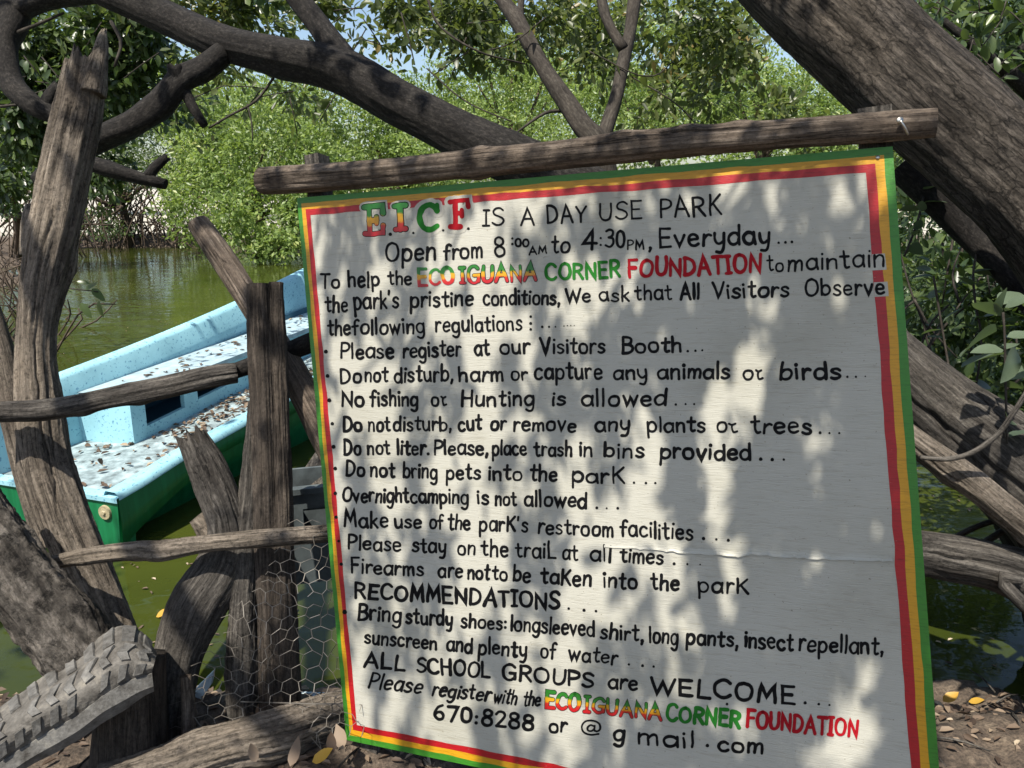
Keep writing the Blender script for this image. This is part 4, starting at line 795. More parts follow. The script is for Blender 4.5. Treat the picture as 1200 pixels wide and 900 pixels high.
M['deckmat'] = paint('dirty_dappled_deck', (.33, .42, .44), .6, .4, 14)  # blotches mix dirt stains with leaf-shade dapple put into the colour
W_ = 1.0
def sheer(s): return .30 + .02 * sst(.1, .5, np.array(s)) + .08 * max(0, s) + .045 * max(0, s - 1.6) ** 2
def sheerP(s): return .635 + .075 * s + .019 * min(max(0, s), 3.2) ** 2 + .08 * max(0, s - 3.2)
def fz(s): return .27 + .04 * max(0, s) + .055 * max(0, s - .7)
def half(s):  # plan narrowing toward the bow, starboard q0 and port q1
    k = max(0, (s - 3.0) / 2.4); w = (W_ / 2) * (1 - k ** 2.0) if k < 1 else 0.0; return W_ / 2 - w, W_ / 2 + w
ss = np.r_[np.linspace(0, .8, 14), np.linspace(.9, 5.35, 34)]
def strip(rows, close=False):
    V = [p for r_ in rows for p in r_]; k = len(rows[0]); Fc = []
    for a in range(len(rows) - 1):
        for c_ in range(k - 1 + int(close)): Fc.append((a*k + c_, a*k + (c_+1) % k, (a+1)*k + (c_+1) % k, (a+1)*k + c_))
    return V, Fc
# outer hull, starboard side then port, tucked under at the stern
rows = []
for s in ss:
    q0, q1 = half(s); z0, z1 = float(sheer(s)), float(sheerP(s)); tuck = .10 * (1 - sst(0, 1, np.array(s)))
    yb = .045 + .17 * min(1, s / .9) ** .7
    mid = (q0 + q1) / 2
    rows.append([B(s, q0, z0 - .012), B(s, q0 + .01, z0 - .09), B(s, q0 + .02, max(.04, z0 - .20 + .04 * math.sin(min(s, 1) * 3))), B(s + .25, q0 + .16 * (1 - min(1, max(0, (s - 3) / 2.4))), .10), B(s + .25, q0 + .19 * (1 - min(1, max(0, (s - 3) / 2.4))), -.12), B(s, mid, -.2), B(s + .15, q1 - .15 * (1 - min(1, max(0, (s - 3) / 2.4))), -.12), B(s, q1 - .02, max(.05, z1 - .25)), B(s, q1, z1 - .012)])
V, Fc = strip(rows); put('hull', mesh('hull', V, Fc), M['green'], boat)
# stern platform face (green transom)
V = [B(0, 0, .28), B(0, .35, .28), B(0, .8, .28), B(0, 1.0, .28), B(0, 1.0, .02), B(0, .8, .02), B(0, .35, .03), B(0, .02, .02)]
V2 = [p + HS * .10 for p in V]; put('transom', mesh('transom', V + V2, [(0, 1, 6, 7), (1, 2, 5, 6), (2, 3, 4, 5), (7, 6, 14, 15), (6, 5, 13, 14), (5, 4, 12, 13), (0, 7, 15, 8)], False), M['green'], boat)
# curved skirt of the aft quarter, sweeping up towards the bow
rows = []
for s in np.linspace(0, 1.6, 22):
    z0 = float(sheer(s)); zl = .03 + .20 * min(1, s / .75) ** .75 + .06 * s
    rows.append([B(s, -.004, z0 - .014), B(s, -.008, (z0 + zl) / 2), B(s, -.002, zl), B(s, .035, zl)])
V, Fc = strip(rows); put('quarter_panel', mesh('quarter_panel', V, Fc), M['green'], boat)
# gunwales: rolled pale blue cap
rows = []
for s in ss:
    q0, q1 = half(s); z = float(sheer(s)); r0 = .045; w0 = min(.07, (q1 - q0) * .3)
    rows.append([B(s, q0 - .012, z - .02), B(s, q0 - .010, z), B(s, q0 + .012, z + .018), B(s, q0 + w0, z + .02), B(s, q0 + w0 + .012, z), B(s, q0 + w0 + .015, z - .06 - .03 * min(1, s))])
V, Fc = strip(rows); put('gunwale', mesh('gunwale', V, Fc), M['blue'], boat)['label'] = 'near gunwale'
rows = []
for s in ss:
    q0, q1 = half(s); z = float(sheerP(s)); w0 = min(.09, (q1 - q0) * .3); k = max(0, 1 - max(0, s - 3.0) / 2.4); dp = (z - fz(s) + .01) * k + .02
    rows.append([B(s, q1 + .012, z - .03), B(s, q1 + .01, z + .005), B(s, q1 - .015, z + .022), B(s, q1 - w0 * .7, z + .018), B(s, q1 - w0, z - .004), B(s, q1 - w0 - .01 * k, z - dp * .5), B(s, q1 - w0 - .03 * k, z - dp)])
V, Fc = strip(rows); put('gunwale', mesh('gunwale', V, Fc), M['blue'], boat)['label'] = 'far gunwale with inner side wall'
# stern deck and side deck
rows = [[B(s, q, fz(s) + .006 * float(noise([s * 4, q * 4, 0], 1))) for q in np.linspace(half(s)[0] + .03, half(s)[1] - .06, 12)] for s in np.linspace(.0, 4.6, 40)]
V, Fc = strip(rows); put('deck', mesh('deck', V, Fc), M['deckmat'], boat)
V = [B(-.012, -.008, .292), B(-.012, 1.0, .292), B(.05, 1.0, .296), B(.05, -.008, .298), B(-.012, -.008, .268), B(-.012, 1.0, .268)]
put('stern_lip', mesh('stern_lip', V, [(0, 3, 2, 1), (0, 1, 5, 4)], False), M['blue'], boat)
# port-side locker: inner wall with two openings, top bench
def boxtop(s): return .59 + .055 * (s - .8)
qi = .535
zlo = lambda s: fz(s) - .01
cols_ = [.66, .77, 1.09, 1.21, 1.49, 2.3, 3.2, 4.2]
open_ = {1: (.075, .225), 3: (.085, .20)}
mb = MB()
def quadbox(s0, s1, a0, a1, b0, b1, th=.03):
    V = [B(s0, qi, a0), B(s1, qi, a1), B(s1, qi, b1), B(s0, qi, b0)]; V2 = [v + HQ * th for v in V]
    mb.add(V + V2, [(0, 1, 2, 3), (7, 6, 5, 4), (0, 4, 5, 1), (1, 5, 6, 2), (2, 6, 7, 3), (3, 7, 4, 0)])
for k in range(len(cols_) - 1):
    s0, s1 = cols_[k], cols_[k+1]
    if k in open_:
        l0, h0 = open_[k]; quadbox(s0, s1, zlo(s0), zlo(s1), fz(s0) + l0, fz(s1) + l0); quadbox(s0, s1, fz(s0) + h0, fz(s1) + h0, boxtop(s0), boxtop(s1))
    else: quadbox(s0, s1, zlo(s0), zlo(s1), boxtop(s0), boxtop(s1))
put('locker_wall', mb.me('locker_wall', False), M['blue'], boat)
V = [B(.662, qi, zlo(.66)), B(.62, .92, zlo(.62)), B(.62, .92, boxtop(.62)), B(.662, qi, boxtop(.66))]; V += [v + HS * .03 for v in V]
put('bulkhead', mesh('bulkhead', V, [(0, 3, 2, 1), (4, 5, 6, 7), (3, 7, 6, 2)], False), M['blue'], boat)
rows = []
for s in np.linspace(.64, 4.2, 34):
    q0, q1 = half(s); ql = min(qi - .012, q1 - .1); z = boxtop(s)
    rows.append([B(s, ql, z - .02), B(s, ql, z + .008), B(s, (ql + q1) / 2, z + .010), B(s, q1 - .07 if q1 - .07 > ql else ql + .01, z + .004)])
V, Fc = strip(rows); put('bench', mesh('bench', V, Fc, False), paint('bench_top_paint', (.36, .48, .53), .6, .2, 14), boat)
rows = [[B(s, q, fz(s) + .02) for q in (qi + .03, .92)] for s in (.7, 3)]; 
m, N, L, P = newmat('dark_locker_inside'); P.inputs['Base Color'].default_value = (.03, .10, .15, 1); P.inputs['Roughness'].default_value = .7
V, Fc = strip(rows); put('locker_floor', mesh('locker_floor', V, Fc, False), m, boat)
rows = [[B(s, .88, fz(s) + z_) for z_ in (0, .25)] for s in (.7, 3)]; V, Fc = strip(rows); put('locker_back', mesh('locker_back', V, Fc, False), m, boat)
# brass drain cap on the stern
c = Wz(124, 600, .2); c = B(-.0, ((np.array([W(124, 600, 3.9)]) - O) @ HQ)[0] + .0, 0)
d_ray = ray(124, 600); t_ = ((O - np.array([0, 0, CAMZ])) @ HS) / (d_ray @ HS); c = np.array([0, 0, CAMZ]) + d_ray * t_
mb = MB()
for r0, r1, h0, h1 in ((.037, .035, 0, .012), (.024, .020, .012, .013), (.014, .009, .012, .02)):
    V, Fc, A = tube([c - HS * h0, c - HS * h1], [r0, r1], seg=24, step=.002, rough=0, ridge=0); mb.add(V, Fc, A)
put('drain_cap', mb.me('drain_cap', False), paint('aged_brass', (.42, .36, .22), .5, .2, 60), boat)

# grey crate and board behind the posts
m_gr = paint('faded_grey_plastic', (.10, .12, .125), .6, .3, 12)
c = W(372, 612, 2.35); ax = (np.array([.96, .28, 0]), np.array([-.28, .96, 0]), np.array([0, 0, 1.]))
crate = thing('plastic_crate', c - np.array([0, 0, .15]), 'faded grey plastic crate with a hand hole, wedged between the split post and the sign', 'crate')
mb = MB(); hw, hd, hh = .11, .10, .14
mb.box(c - ax[1] * hd - ax[2] * .055, ax, (hw, .006, .085)); mb.box(c - ax[1] * hd + ax[2] * .115, ax, (hw, .006, .025))
mb.box(c - ax[1] * hd + ax[2] * .06 - ax[0] * .075, ax, (.035, .006, .03)); mb.box(c - ax[1] * hd + ax[2] * .06 + ax[0] * .075, ax, (.035, .006, .03))
for s_ in (-1, 1): mb.box(c + ax[0] * (hw - .006) * s_, ax, (.0058, hd - .0065, hh))
mb.box(c + ax[1] * hd, ax, (hw, .006, hh)); mb.box(c - ax[2] * (hh - .002), ax, (hw - .012, hd - .008, .005)); put('crate_wall', mb.me('crate_wall', False), m_gr, crate)
mb = MB(); mb.box(c - ax[1] * (hd + .004) + ax[2] * .146, ax, (hw + .008, .014, .008)); put('rim', mb.me('rim', False), m_gr, crate)
q = [W(332, 585, 2.45), W(348, 588, 2.4), W(408, 560, 2.4), W(410, 470, 2.5), W(398, 488, 2.5)]
V = q + [p + np.array([.0, .03, 0]) for p in q]; o = put('broken_board', mesh('broken_board', V, [(0, 1, 2, 3, 4), (9, 8, 7, 6, 5)] + [(k, (k+1) % 5, 5 + (k+1) % 5, 5 + k) for k in range(5)], False, {'bark': np.array(V)}), M['grey']); tag(o, 'broken grey-brown board slanting above the grey crate', 'board')
# flat slabs in one pale blue, low on the bank
mp_ = paint('pale_blue_slab_paint', (.60, .72, .78), .55, .15, 20)
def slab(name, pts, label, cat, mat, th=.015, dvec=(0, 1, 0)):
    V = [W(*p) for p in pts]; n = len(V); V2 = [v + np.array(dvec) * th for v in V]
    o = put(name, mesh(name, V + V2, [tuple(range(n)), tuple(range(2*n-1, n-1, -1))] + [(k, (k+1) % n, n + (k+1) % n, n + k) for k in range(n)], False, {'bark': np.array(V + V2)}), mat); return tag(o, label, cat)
slab('pale_slab', [(198, 900, 2.06), (200, 858, 2.06), (229, 808, 2.06), (250, 787, 2.06), (247, 803, 2.06), (229, 829, 2.06), (228, 900, 2.06)], 'pointed pale blue slab between the S-shaped driftwood and the grey companion post', 'board', mp_)
slab('pale_slab', [(300, 870, 2.14), (300, 815, 2.14), (345, 814, 2.14), (430, 818, 2.1), (430, 860, 2.1)], 'pale blue slab lying behind the chicken wire at the foot of the fence', 'board', mp_)

# ------------------------------------------------------------------ far bank trees
def crown_px(L_, dens):
    out = []
    for a, b, d, r1, r2 in L_:
        c = W(a, b, d); R_ = np.array([r1 * d / F, r1 * d / F * .9, r2 * d / F]); n = int(dens * r1 * r2 * .042); m_ = 20
        out.append((c, R_ * .8, int(n * .25)))
        for k in range(m_):
            v = rng.normal(size=3); v /= np.linalg.norm(v); q = .26 + .2 * rng.random()
            out.append((c + v * R_ * (.55 + .45 * rng.random()), R_ * np.array([q, q, q * .75]), int(n * .65 / m_)))
    return out
def far_tree(name, label, base, clumps, mat, dens=26, size=.11, trunk=True, gap=-.7, seed=0, roots=0, lean=0):
    t = thing(name, base, label, 'tree')
    top = np.mean([W(a, b, d) for a, b, d, _, _ in clumps], axis=0); b0 = np.array(base, float)
    if trunk:
        tubeo('trunk', [b0 - [0, 0, .3], b0 * .6 + top * .4 + [.2, 0, 0], top], [.14, .1, .05], M['root'], t, seg=12, step=.2, seed=seed)
        mbr = MB()
        for a, b, d, r1, r2 in clumps:
            p = W(a, b, d); k = b0 * .55 + top * .45; V, Fc, A = tube([k, (k + p) / 2 + rng.normal(size=3) * .2, p], [.07, .05, .02], seg=7, step=.3, seed=seed); mbr.add(V, Fc, A)
        put('branches', mbr.me('branches'), M['root'], t)
    if roots:
        mbr = MB()
        for k in range(roots):
            a = b0 + np.array([rng.normal() * 1.1, rng.normal() * .5, 0]); e = a + np.array([rng.normal() * .9, rng.normal() * .4 - .3, 0]); a = a + [0, 0, rng.uniform(.6, 2.3)]; e[2] = -.1
            V, Fc, A = tube([a, (a + e) / 2 + [0, 0, rng.uniform(.05, .5)], e], [.022, .02, .016], seg=5, step=.25, seed=k); mbr.add(V, Fc, A)
        o = put('prop_roots', mbr.me('prop_roots'), M['root'], t); o['kind'] = 'stuff'
    foliage('crown', crown_px(clumps, dens), size, mat, t, T_FAR, seed=seed, gap=gap, shell=.35)
    return t
Lf, Ld = M['leaf_far'], M['leaf_dark']
far_tree('mangrove_tree', 'bright sunlit mangrove bush reaching down to the water left of the sign, behind the boat', Wz(300, 296, 0.05), [(250, 240, 20, 55, 60), (310, 255, 19, 62, 50), (235, 165, 21, 60, 60), (310, 175, 20, 70, 70), (370, 230, 20, 55, 75), (285, 125, 22, 60, 50), (360, 140, 22, 60, 50), (215, 225, 21, 28, 40), (330, 290, 18.5, 40, 20)], Lf, 30, 0.132, seed=1, gap=-.7)
far_tree('mangrove_tree', 'pale sunlit mangrove filling the gap below the arching limb, left of centre', Wz(440, 292, .05), [(420, 150, 24, 60, 60), (470, 165, 24, 60, 60), (400, 230, 22, 60, 60), (510, 110, 26, 50, 42), (455, 115, 26, 45, 32), (500, 200, 23, 60, 60)], Lf, 30, 0.138, seed=2, gap=-.7)
far_tree('mangrove_tree', 'tall sunlit mangrove seen between the arching limb and the slender stems', Wz(590, 285, .1), [(560, 100, 26, 60, 55), (600, 60, 27, 55, 50), (640, 120, 26, 60, 60), (585, 160, 25, 70, 50), (560, 30, 28, 40, 30), (650, 40, 27, 50, 45)], Lf, 30, 0.138, seed=3, gap=-.7)
far_tree('mangrove_tree', 'sunlit mangrove showing just right of the slender V of stems', Wz(760, 285, .1), [(730, 110, 25, 60, 60), (790, 130, 24, 60, 60), (770, 60, 26, 60, 50), (720, 30, 27, 60, 40), (830, 90, 25, 50, 60)], Lf, 30, 0.138, seed=4, gap=-.7)
far_tree('mangrove_tree', 'light green mangrove behind the left side of the big leaning trunk', Wz(900, 285, .1), [(880, 110, 23, 60, 60), (930, 130, 22, 60, 60), (850, 50, 25, 60, 50), (960, 170, 21, 50, 50), (820, 20, 26, 60, 40)], Lf, 30, 0.132, seed=5, gap=-.7)
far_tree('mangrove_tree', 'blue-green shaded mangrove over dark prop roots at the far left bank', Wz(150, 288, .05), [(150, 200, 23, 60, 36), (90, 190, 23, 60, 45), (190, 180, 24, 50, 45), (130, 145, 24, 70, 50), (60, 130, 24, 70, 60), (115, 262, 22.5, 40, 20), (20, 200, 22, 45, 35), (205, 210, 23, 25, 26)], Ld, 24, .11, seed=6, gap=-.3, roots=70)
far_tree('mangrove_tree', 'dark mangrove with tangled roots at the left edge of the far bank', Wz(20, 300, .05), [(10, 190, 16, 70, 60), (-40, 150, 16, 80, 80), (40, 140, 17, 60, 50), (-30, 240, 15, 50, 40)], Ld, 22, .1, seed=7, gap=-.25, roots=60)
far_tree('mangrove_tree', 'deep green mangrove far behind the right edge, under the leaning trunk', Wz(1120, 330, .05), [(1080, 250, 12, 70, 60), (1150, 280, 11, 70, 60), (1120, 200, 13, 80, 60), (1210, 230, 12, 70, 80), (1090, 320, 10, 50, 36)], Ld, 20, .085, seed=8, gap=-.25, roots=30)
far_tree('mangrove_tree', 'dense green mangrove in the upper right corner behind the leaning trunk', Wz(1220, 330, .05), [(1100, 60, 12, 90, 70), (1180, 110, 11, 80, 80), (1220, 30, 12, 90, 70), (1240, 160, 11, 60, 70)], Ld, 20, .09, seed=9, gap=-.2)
Cw = [(Wz(0, 0, 0) * 0 + np.array([x_, 44 + rng.normal() * 3, rng.uniform(1.2, 4.5)]), (3.4, 2.0, rng.uniform(1.6, 2.6)), 2300) for x_ in np.arange(-16, 38, 1.9)]
Cw += [(np.array([x_, 47 + rng.normal() * 3, rng.uniform(5.2, 8.0)]), (3.2, 2.0, rng.uniform(1.8, 2.6)), 2300) for x_ in np.r_[np.arange(-40, -13, 2.0), np.arange(-3.5, 38, 1.9)]]
foliage_t = foliage('distant_woods', Cw, .26, Lf, None, T_FAR, seed=31, gap=-.6, shell=.2); tag(foliage_t, 'mass of sunlit woodland behind the mangroves on the far bank', 'woods')
# low tangled bank growth seen through the roots
mbr = MB()
for k in range(150):
    a = Wz(rng.uniform(70, 230), rng.uniform(284, 290), .0); e = a + np.array([rng.normal() * .8, .3, rng.uniform(.5, 1.9)])
    V, Fc, A = tube([a - [0, 0, .1], (a + e) / 2 + rng.normal(size=3) * .2, e], [.02, .018, .012], seg=4, step=.3, seed=k); mbr.add(V, Fc, A)
o = put('root_tangle', mbr.me('root_tangle'), M['root']); tag(o, 'tangle of dark mangrove roots and stems along the far left waterline', 'roots', kind='stuff')
mbr = MB()
for k in range(110):
    a = Wz(rng.uniform(-40, 62), rng.uniform(300, 420), .0); e = a + np.array([rng.normal() * .5, rng.normal() * .3, rng.uniform(.2, 1.0)])
    V, Fc, A = tube([a - [0, 0, .1], (a + e) / 2 + rng.normal(size=3) * .15, e], [.012, .011, .006], seg=4, step=.2, seed=k); mbr.add(V, Fc, A)
o = put('root_tangle', mbr.me('root_tangle'), M['root']); tag(o, 'brown root and twig debris on the left bank beside the tall dead trunk', 'roots', kind='stuff')

# ------------------------------------------------------------------ near foliage of the arching tree
up_cl = lambda L_, k: [(W(a, b, d), (r1 * d / F, r1 * d / F, r2 * d / F), n) for a, b, d, r1, r2, n in L_]
foliage('crown', up_cl([(300, -5, 4.4, 70, 14, 300), (40, 40, 5.2, 90, 60, 3000), (130, 90, 5.6, 80, 70, 3000), (40, 130, 5.4, 70, 60, 2600), (170, 30, 5.4, 70, 40, 1900), (190, 110, 6.0, 50, 40, 1300), (10, 200, 6.5, 60, 50, 1700), (110, 190, 6.5, 50, 40, 1300), (60, 100, 7.5, 130, 90, 5000)], 1), .08, M['leaf_dark'], t2, T_NEAR, seed=11, gap=-.1, shell=.1)
foliage('crown', up_cl([(290, 20, 5, 60, 40, 260), (350, 110, 5.5, 40, 28, 160), (430, 25, 4.6, 50, 40, 300), (250, 70, 5.5, 50, 30, 220), (475, 40, 4.6, 35, 40, 260)], 1), .065, M['leaf_near'], t2, T_NEAR, seed=12, gap=-.0, shell=.1)
foliage('crown', up_cl([(540, 20, 5.0, 60, 40, 1000), (620, 30, 5.4, 60, 50, 1000), (700, 50, 5.2, 60, 55, 1300), (780, 40, 5.2, 60, 50, 1200), (850, 70, 5, 50, 60, 1000), (560, 60, 5.2, 40, 30, 260), (900, 130, 5, 50, 40, 380), (770, 110, 5.3, 50, 30, 240), (960, 160, 4.8, 40, 30, 260)], 1), .07, M['leaf_near'], t3, T_NEAR, seed=13, gap=-.05, shell=.1)
foliage('crown', up_cl([(500, 25, 4.2, 40, 30, 420), (560, 8, 4.2, 60, 30, 620), (640, 15, 4.3, 60, 34, 620), (600, 60, 4.6, 40, 24, 260), (700, 75, 4.6, 50, 30, 420), (790, 20, 4.2, 70, 40, 900), (860, 40, 4.2, 50, 50, 620), (820, 110, 4.4, 50, 36, 420), (890, 150, 4.2, 40, 26, 240), (760, 140, 4.8, 40, 16, 140)], 1), .058, M['leaf_near'], t3, T_NEAR, seed=41, gap=-.0, shell=.05)
foliage('crown', up_cl([(200, -5, 4.4, 110, 24, 1100), (280, 15, 4.4, 50, 30, 800), (310, 30, 4.8, 60, 26, 500), (330, 112, 5.0, 50, 16, 160), (250, 60, 5.2, 60, 40, 500), (225, 140, 5.5, 40, 40, 320), (370, 0, 4.2, 40, 16, 320), (470, 5, 4.2, 40, 22, 420), (120, 230, 7, 60, 20, 420)], 1), .06, M['leaf_near'], t2, T_NEAR, seed=42, gap=-.0, shell=.05)
rs = np.random.default_rng(77)
for k in range(34):
    x0, y0 = [(rs.uniform(-10, 240), rs.uniform(-10, 120)), (rs.uniform(380, 500), rs.uniform(-10, 60)), (rs.uniform(260, 420), rs.uniform(90, 120)), (rs.uniform(510, 560), rs.uniform(-10, 60))][k % 4 if k > 8 else 0]
    d = 3.6 + rs.random(); a = rs.uniform(-.3, 3.4); l_ = rs.uniform(30, 60)
    spray([(x0, y0, d), (x0 + math.cos(a) * l_ * .5, y0 + math.sin(a) * l_ * .5 + 3, d), (x0 + math.cos(a) * l_, y0 + math.sin(a) * l_ + 8, d + .1)], t2, 6, .055, 'near' if k % 4 else 'dark', seed=200 + k, twr=.7)
# twigs that cross the gap under the limb
for L_ in ([(325, 85, 2.95, 1.6), (300, 118, 2.95, 1.5), (270, 135, 2.95, 1.4), (245, 150, 2.95, 1.2)], [(290, 122, 2.95, 1.0), (295, 145, 2.95, .9), (296, 165, 2.95, .7)], [(130, 25, 2.9, 2.2), (142, 50, 2.9, 2.0), (134, 78, 2.9, 1.6)], [(10, 42, 3.3, 2.4), (45, 28, 3.3, 2), (75, 15, 3.3, 1.4)], [(0, 125, 3.2, 1.8), (25, 122, 3.2, 1.5)], [(500, -5, 3, 1.6), (515, 30, 3, 1.4), (560, 60, 3, 1.2), (615, 75, 3.1, 1)]):
    pxtube('twig', L_, M['twig'], t2, seg=7, seed=int(L_[0][0]))
# right-hand shrub with broad leaves
t7 = thing('broadleaf_shrub', W(1180, 640, 2.6), 'broad-leaved grey-green shrub at the right edge beneath the leaning trunk', 'shrub')
foliage('foliage', up_cl([(1090, 240, 3.6, 50, 70, 420), (1140, 330, 3.4, 60, 60, 620), (1190, 400, 3.2, 50, 60, 500), (1100, 400, 3.6, 40, 50, 420), (1210, 300, 3.2, 40, 60, 360), (1110, 320, 4.2, 60, 70, 500), (1180, 460, 3.4, 50, 40, 300), (1080, 300, 4.6, 60, 110, 1600), (1150, 380, 4.6, 80, 90, 2000), (1200, 470, 4.4, 50, 50, 600)], 1), .07, M['leaf_dark'], t7, T_NEAR, seed=14, gap=-.05, shell=.1)
for k, (L_, n) in enumerate([([(1180, 520, 2.1), (1178, 430, 2.08), (1176, 370, 2.05), (1168, 345, 2.05)], 6), ([(1120, 480, 2.5), (1110, 420, 2.5), (1100, 360, 2.5), (1090, 300, 2.5)], 9), ([(1140, 470, 2.6), (1150, 400, 2.6), (1140, 330, 2.6), (1150, 270, 2.7)], 9), ([(1060, 300, 2.7), (1075, 260, 2.7), (1085, 220, 2.7)], 8), ([(1200, 460, 2.2), (1210, 400, 2.2), (1195, 350, 2.2)], 6), ([(1075, 420, 2.7), (1090, 380, 2.7), (1120, 350, 2.7)], 7)]):
    spray(L_, t7, n, .085 if k in (0, 4) else .065, 'big', seed=300 + k, twr=1.3, spread=1.0)
def bigleaf(a, b, d, a2, b2, d2, roll, tw=None):
    p, q = W(a, b, d), W(a2, b2, d2); put_leaf(LM['big'][int(a) % 5], p, q - p, float(np.linalg.norm(q - p)), t7, roll)
bigleaf(1172, 366, 1.95, 1174, 335, 1.90, 1.2); bigleaf(1168, 388, 1.95, 1118, 410, 1.9, .9); bigleaf(1190, 408, 1.9, 1180, 448, 1.86, -1.1); bigleaf(1178, 360, 1.95, 1210, 345, 1.9, .7); bigleaf(1172, 370, 1.95, 1140, 350, 1.93, .5); bigleaf(1180, 395, 1.95, 1215, 390, 1.93, .4); bigleaf(1176, 415, 1.95, 1125, 422, 1.93, .3); bigleaf(1196, 425, 1.9, 1212, 455, 1.85, -.9)
t8 = thing('upper_right_tree', W(1300, 300, 4), 'dark leafy tree overhanging the upper right corner above the leaning trunk', 'tree')
pxtube('branch', [(1300, 200, 4, 14), (1210, 110, 3.9, 10), (1150, 60, 3.8, 6), (1100, 20, 3.8, 4)], M['limb'], t8, seg=12, seed=60)
pxtube('branch', [(1230, 30, 3.9, 6), (1180, 70, 3.8, 5), (1130, 90, 3.8, 3)], M['limb'], t8, seg=12, seed=61)
foliage('crown', up_cl([(1090, 20, 4.2, 60, 50, 520), (1150, 60, 4, 70, 50, 700), (1190, 120, 3.8, 50, 50, 460), (1200, 20, 4, 60, 60, 560), (1120, -20, 4.2, 60, 40, 300), (1120, 40, 5.2, 90, 60, 2200), (1190, 120, 5.0, 60, 70, 1800)], 1), .075, M['leaf_dark'], t8, T_NEAR, seed=15, gap=-.05, shell=.1)
for k in range(22):
    x0, y0 = rs.uniform(1070, 1190), rs.uniform(-10, 110) ; y0 = min(y0, (x0 - 1050) * .9 - 10)
    d = 3.0 + rs.random() * .6; a = rs.uniform(0, 2 * math.pi); l_ = rs.uniform(25, 50)
    spray([(x0, y0, d), (x0 + math.cos(a) * l_ * .5, y0 + math.sin(a) * l_ * .5 + 3, d), (x0 + math.cos(a) * l_, y0 + math.sin(a) * l_ + 6, d)], t8, 6, .07, 'dark', seed=400 + k, twr=.8)
for k in range(26):
    x0, y0, d = rs.uniform(1050, 1200), rs.uniform(200, 470), rs.uniform(3.0, 4.2); a = rs.uniform(-2.4, -.6) + (math.pi if k % 2 else 0); l_ = rs.uniform(50, 130)
    pxtube('twig', [(x0, y0, d, 1.6), (x0 + math.cos(a) * l_ * .5 + rs.normal() * 6, y0 + math.sin(a) * l_ * .5, d, 1.3), (x0 + math.cos(a) * l_, y0 + math.sin(a) * l_, d, .7)], M['twig'], t7, seg=6, seed=k)
# small leafy twig over the water beside the dead trunk
t9 = thing('leafy_twig', W(55, 345, 2.6), 'thin twig with dark round leaves over the water right of the dead trunk', 'twig')
pxtube('twig', [(50, 338, 2.6, .8), (80, 338, 2.6, .8), (115, 342, 2.6, .7)], M['twig'], t9, seg=6)
for (a, b, a2, b2) in ((62, 338, 84, 339), (90, 330, 104, 331), (108, 338, 122, 352), (95, 355, 106, 372), (116, 352, 118, 372), (100, 340, 112, 330)):
    p, q = W(a, b, 2.6), W(a2, b2, 2.6); put_leaf(LM['dark'][int(a) % 5], p, q - p, float(np.linalg.norm(q - p)), t9, .9)

# ------------------------------------------------------------------ unseen overhead leaves, shaped to cast the dapple
LIT = [  # lit openings on the board, reference pixels: cx, cy, rx, ry
 (395,300,30,60),(440,330,60,70),(400,470,26,120),(470,440,45,110),(465,560,60,70),(600,290,70,45),(600,420,45,70),(510,330,14,50),(650,480,45,130),(610,560,50,60),(700,330,30,50),(745,330,14,60),
 (855,215,26,34),(905,235,12,16),(990,240,16,50),(985,340,10,40),(895,370,18,70),(880,430,24,60),(850,470,40,55),(770,420,14,90),(760,560,24,80),(840,540,28,50),(950,515,12,28),(1050,560,12,70),(1040,450,8,40),
 (700,620,60,60),(780,640,30,60),(850,620,26,50),(700,700,60,40),(800,720,24,50),(860,690,20,40),(520,640,60,50),(430,700,26,60),(520,740,80,40),(1000,840,45,60),(960,880,40,40),(640,800,60,30),(440,800,24,40),(560,820,60,24),(800,800,30,30),(860,840,40,26),(1020,780,26,30),(420,620,20,30),
 (470,255,90,8)]
def lit(px, py):
    m_ = 0.0
    for cx, cy, rx, ry in LIT: m_ = max(m_, 1.0 - ((px - cx) / rx) ** 2 - ((py - cy) / ry) ** 2)
    return m_
def out_of_view(p, m_=220):
    d = p - np.array([0, 0, CAMZ]); z = d[1] * cp - d[2] * sp
    if z < .02: return True
    y = -(d[1] * sp + d[2] * cp) / z * F + 450; x = d[0] / z * F + 600
    return y < -m_ or x < -400 or x > 1600
cr_ = np.random.default_rng(11); Pc = []
def to_px(h):
    d = h - np.array([0, 0, CAMZ]); z = d[1] * cp - d[2] * sp
    return d[0] / z * F + 600, -(d[1] * sp + d[2] * cp) / z * F + 450
for k in range(2300):
    px, py = cr_.uniform(320, 1125), cr_.uniform(165, 930)
    b_ = on_board(px, py); dd = .9
    while not out_of_view(b_ + SUN * dd): dd += .08
    p_ = b_ + SUN * (dd + (.35 if cr_.random() < .12 else .95) + 1.1 * cr_.random()); sw = cr_.normal(size=3) * .12
    for q_ in range(5):
        p2 = p_ + np.array([sw[0] * .07, sw[1] * .07, -.055]) * q_ * 1.0 + cr_.normal(size=3) * .008
        if not out_of_view(p2, 150): continue
        t_ = ((P0 - p2) @ NB) / (-SUN @ NB); hx_, hy_ = to_px(p2 - SUN * t_)
        v = lit(hx_, hy_)
        if hx_ < 690: v = 0.0 if float(noise([hx_ * .045, hy_ * .009, 7.0], 31)) > .02 else .3
        keep = 1.0 if v <= 0 else (.03 if v > .25 else .3)
        if hx_ < 690: keep *= .62
        elif hx_ < 780: keep *= .6
        if cr_.random() > keep: continue
        Pc.append(p2)
Pc = np.array(Pc)
n = len(Pc); dr = np.array([0, 0, -1.]) + cr_.normal(size=(n, 3)) * .28
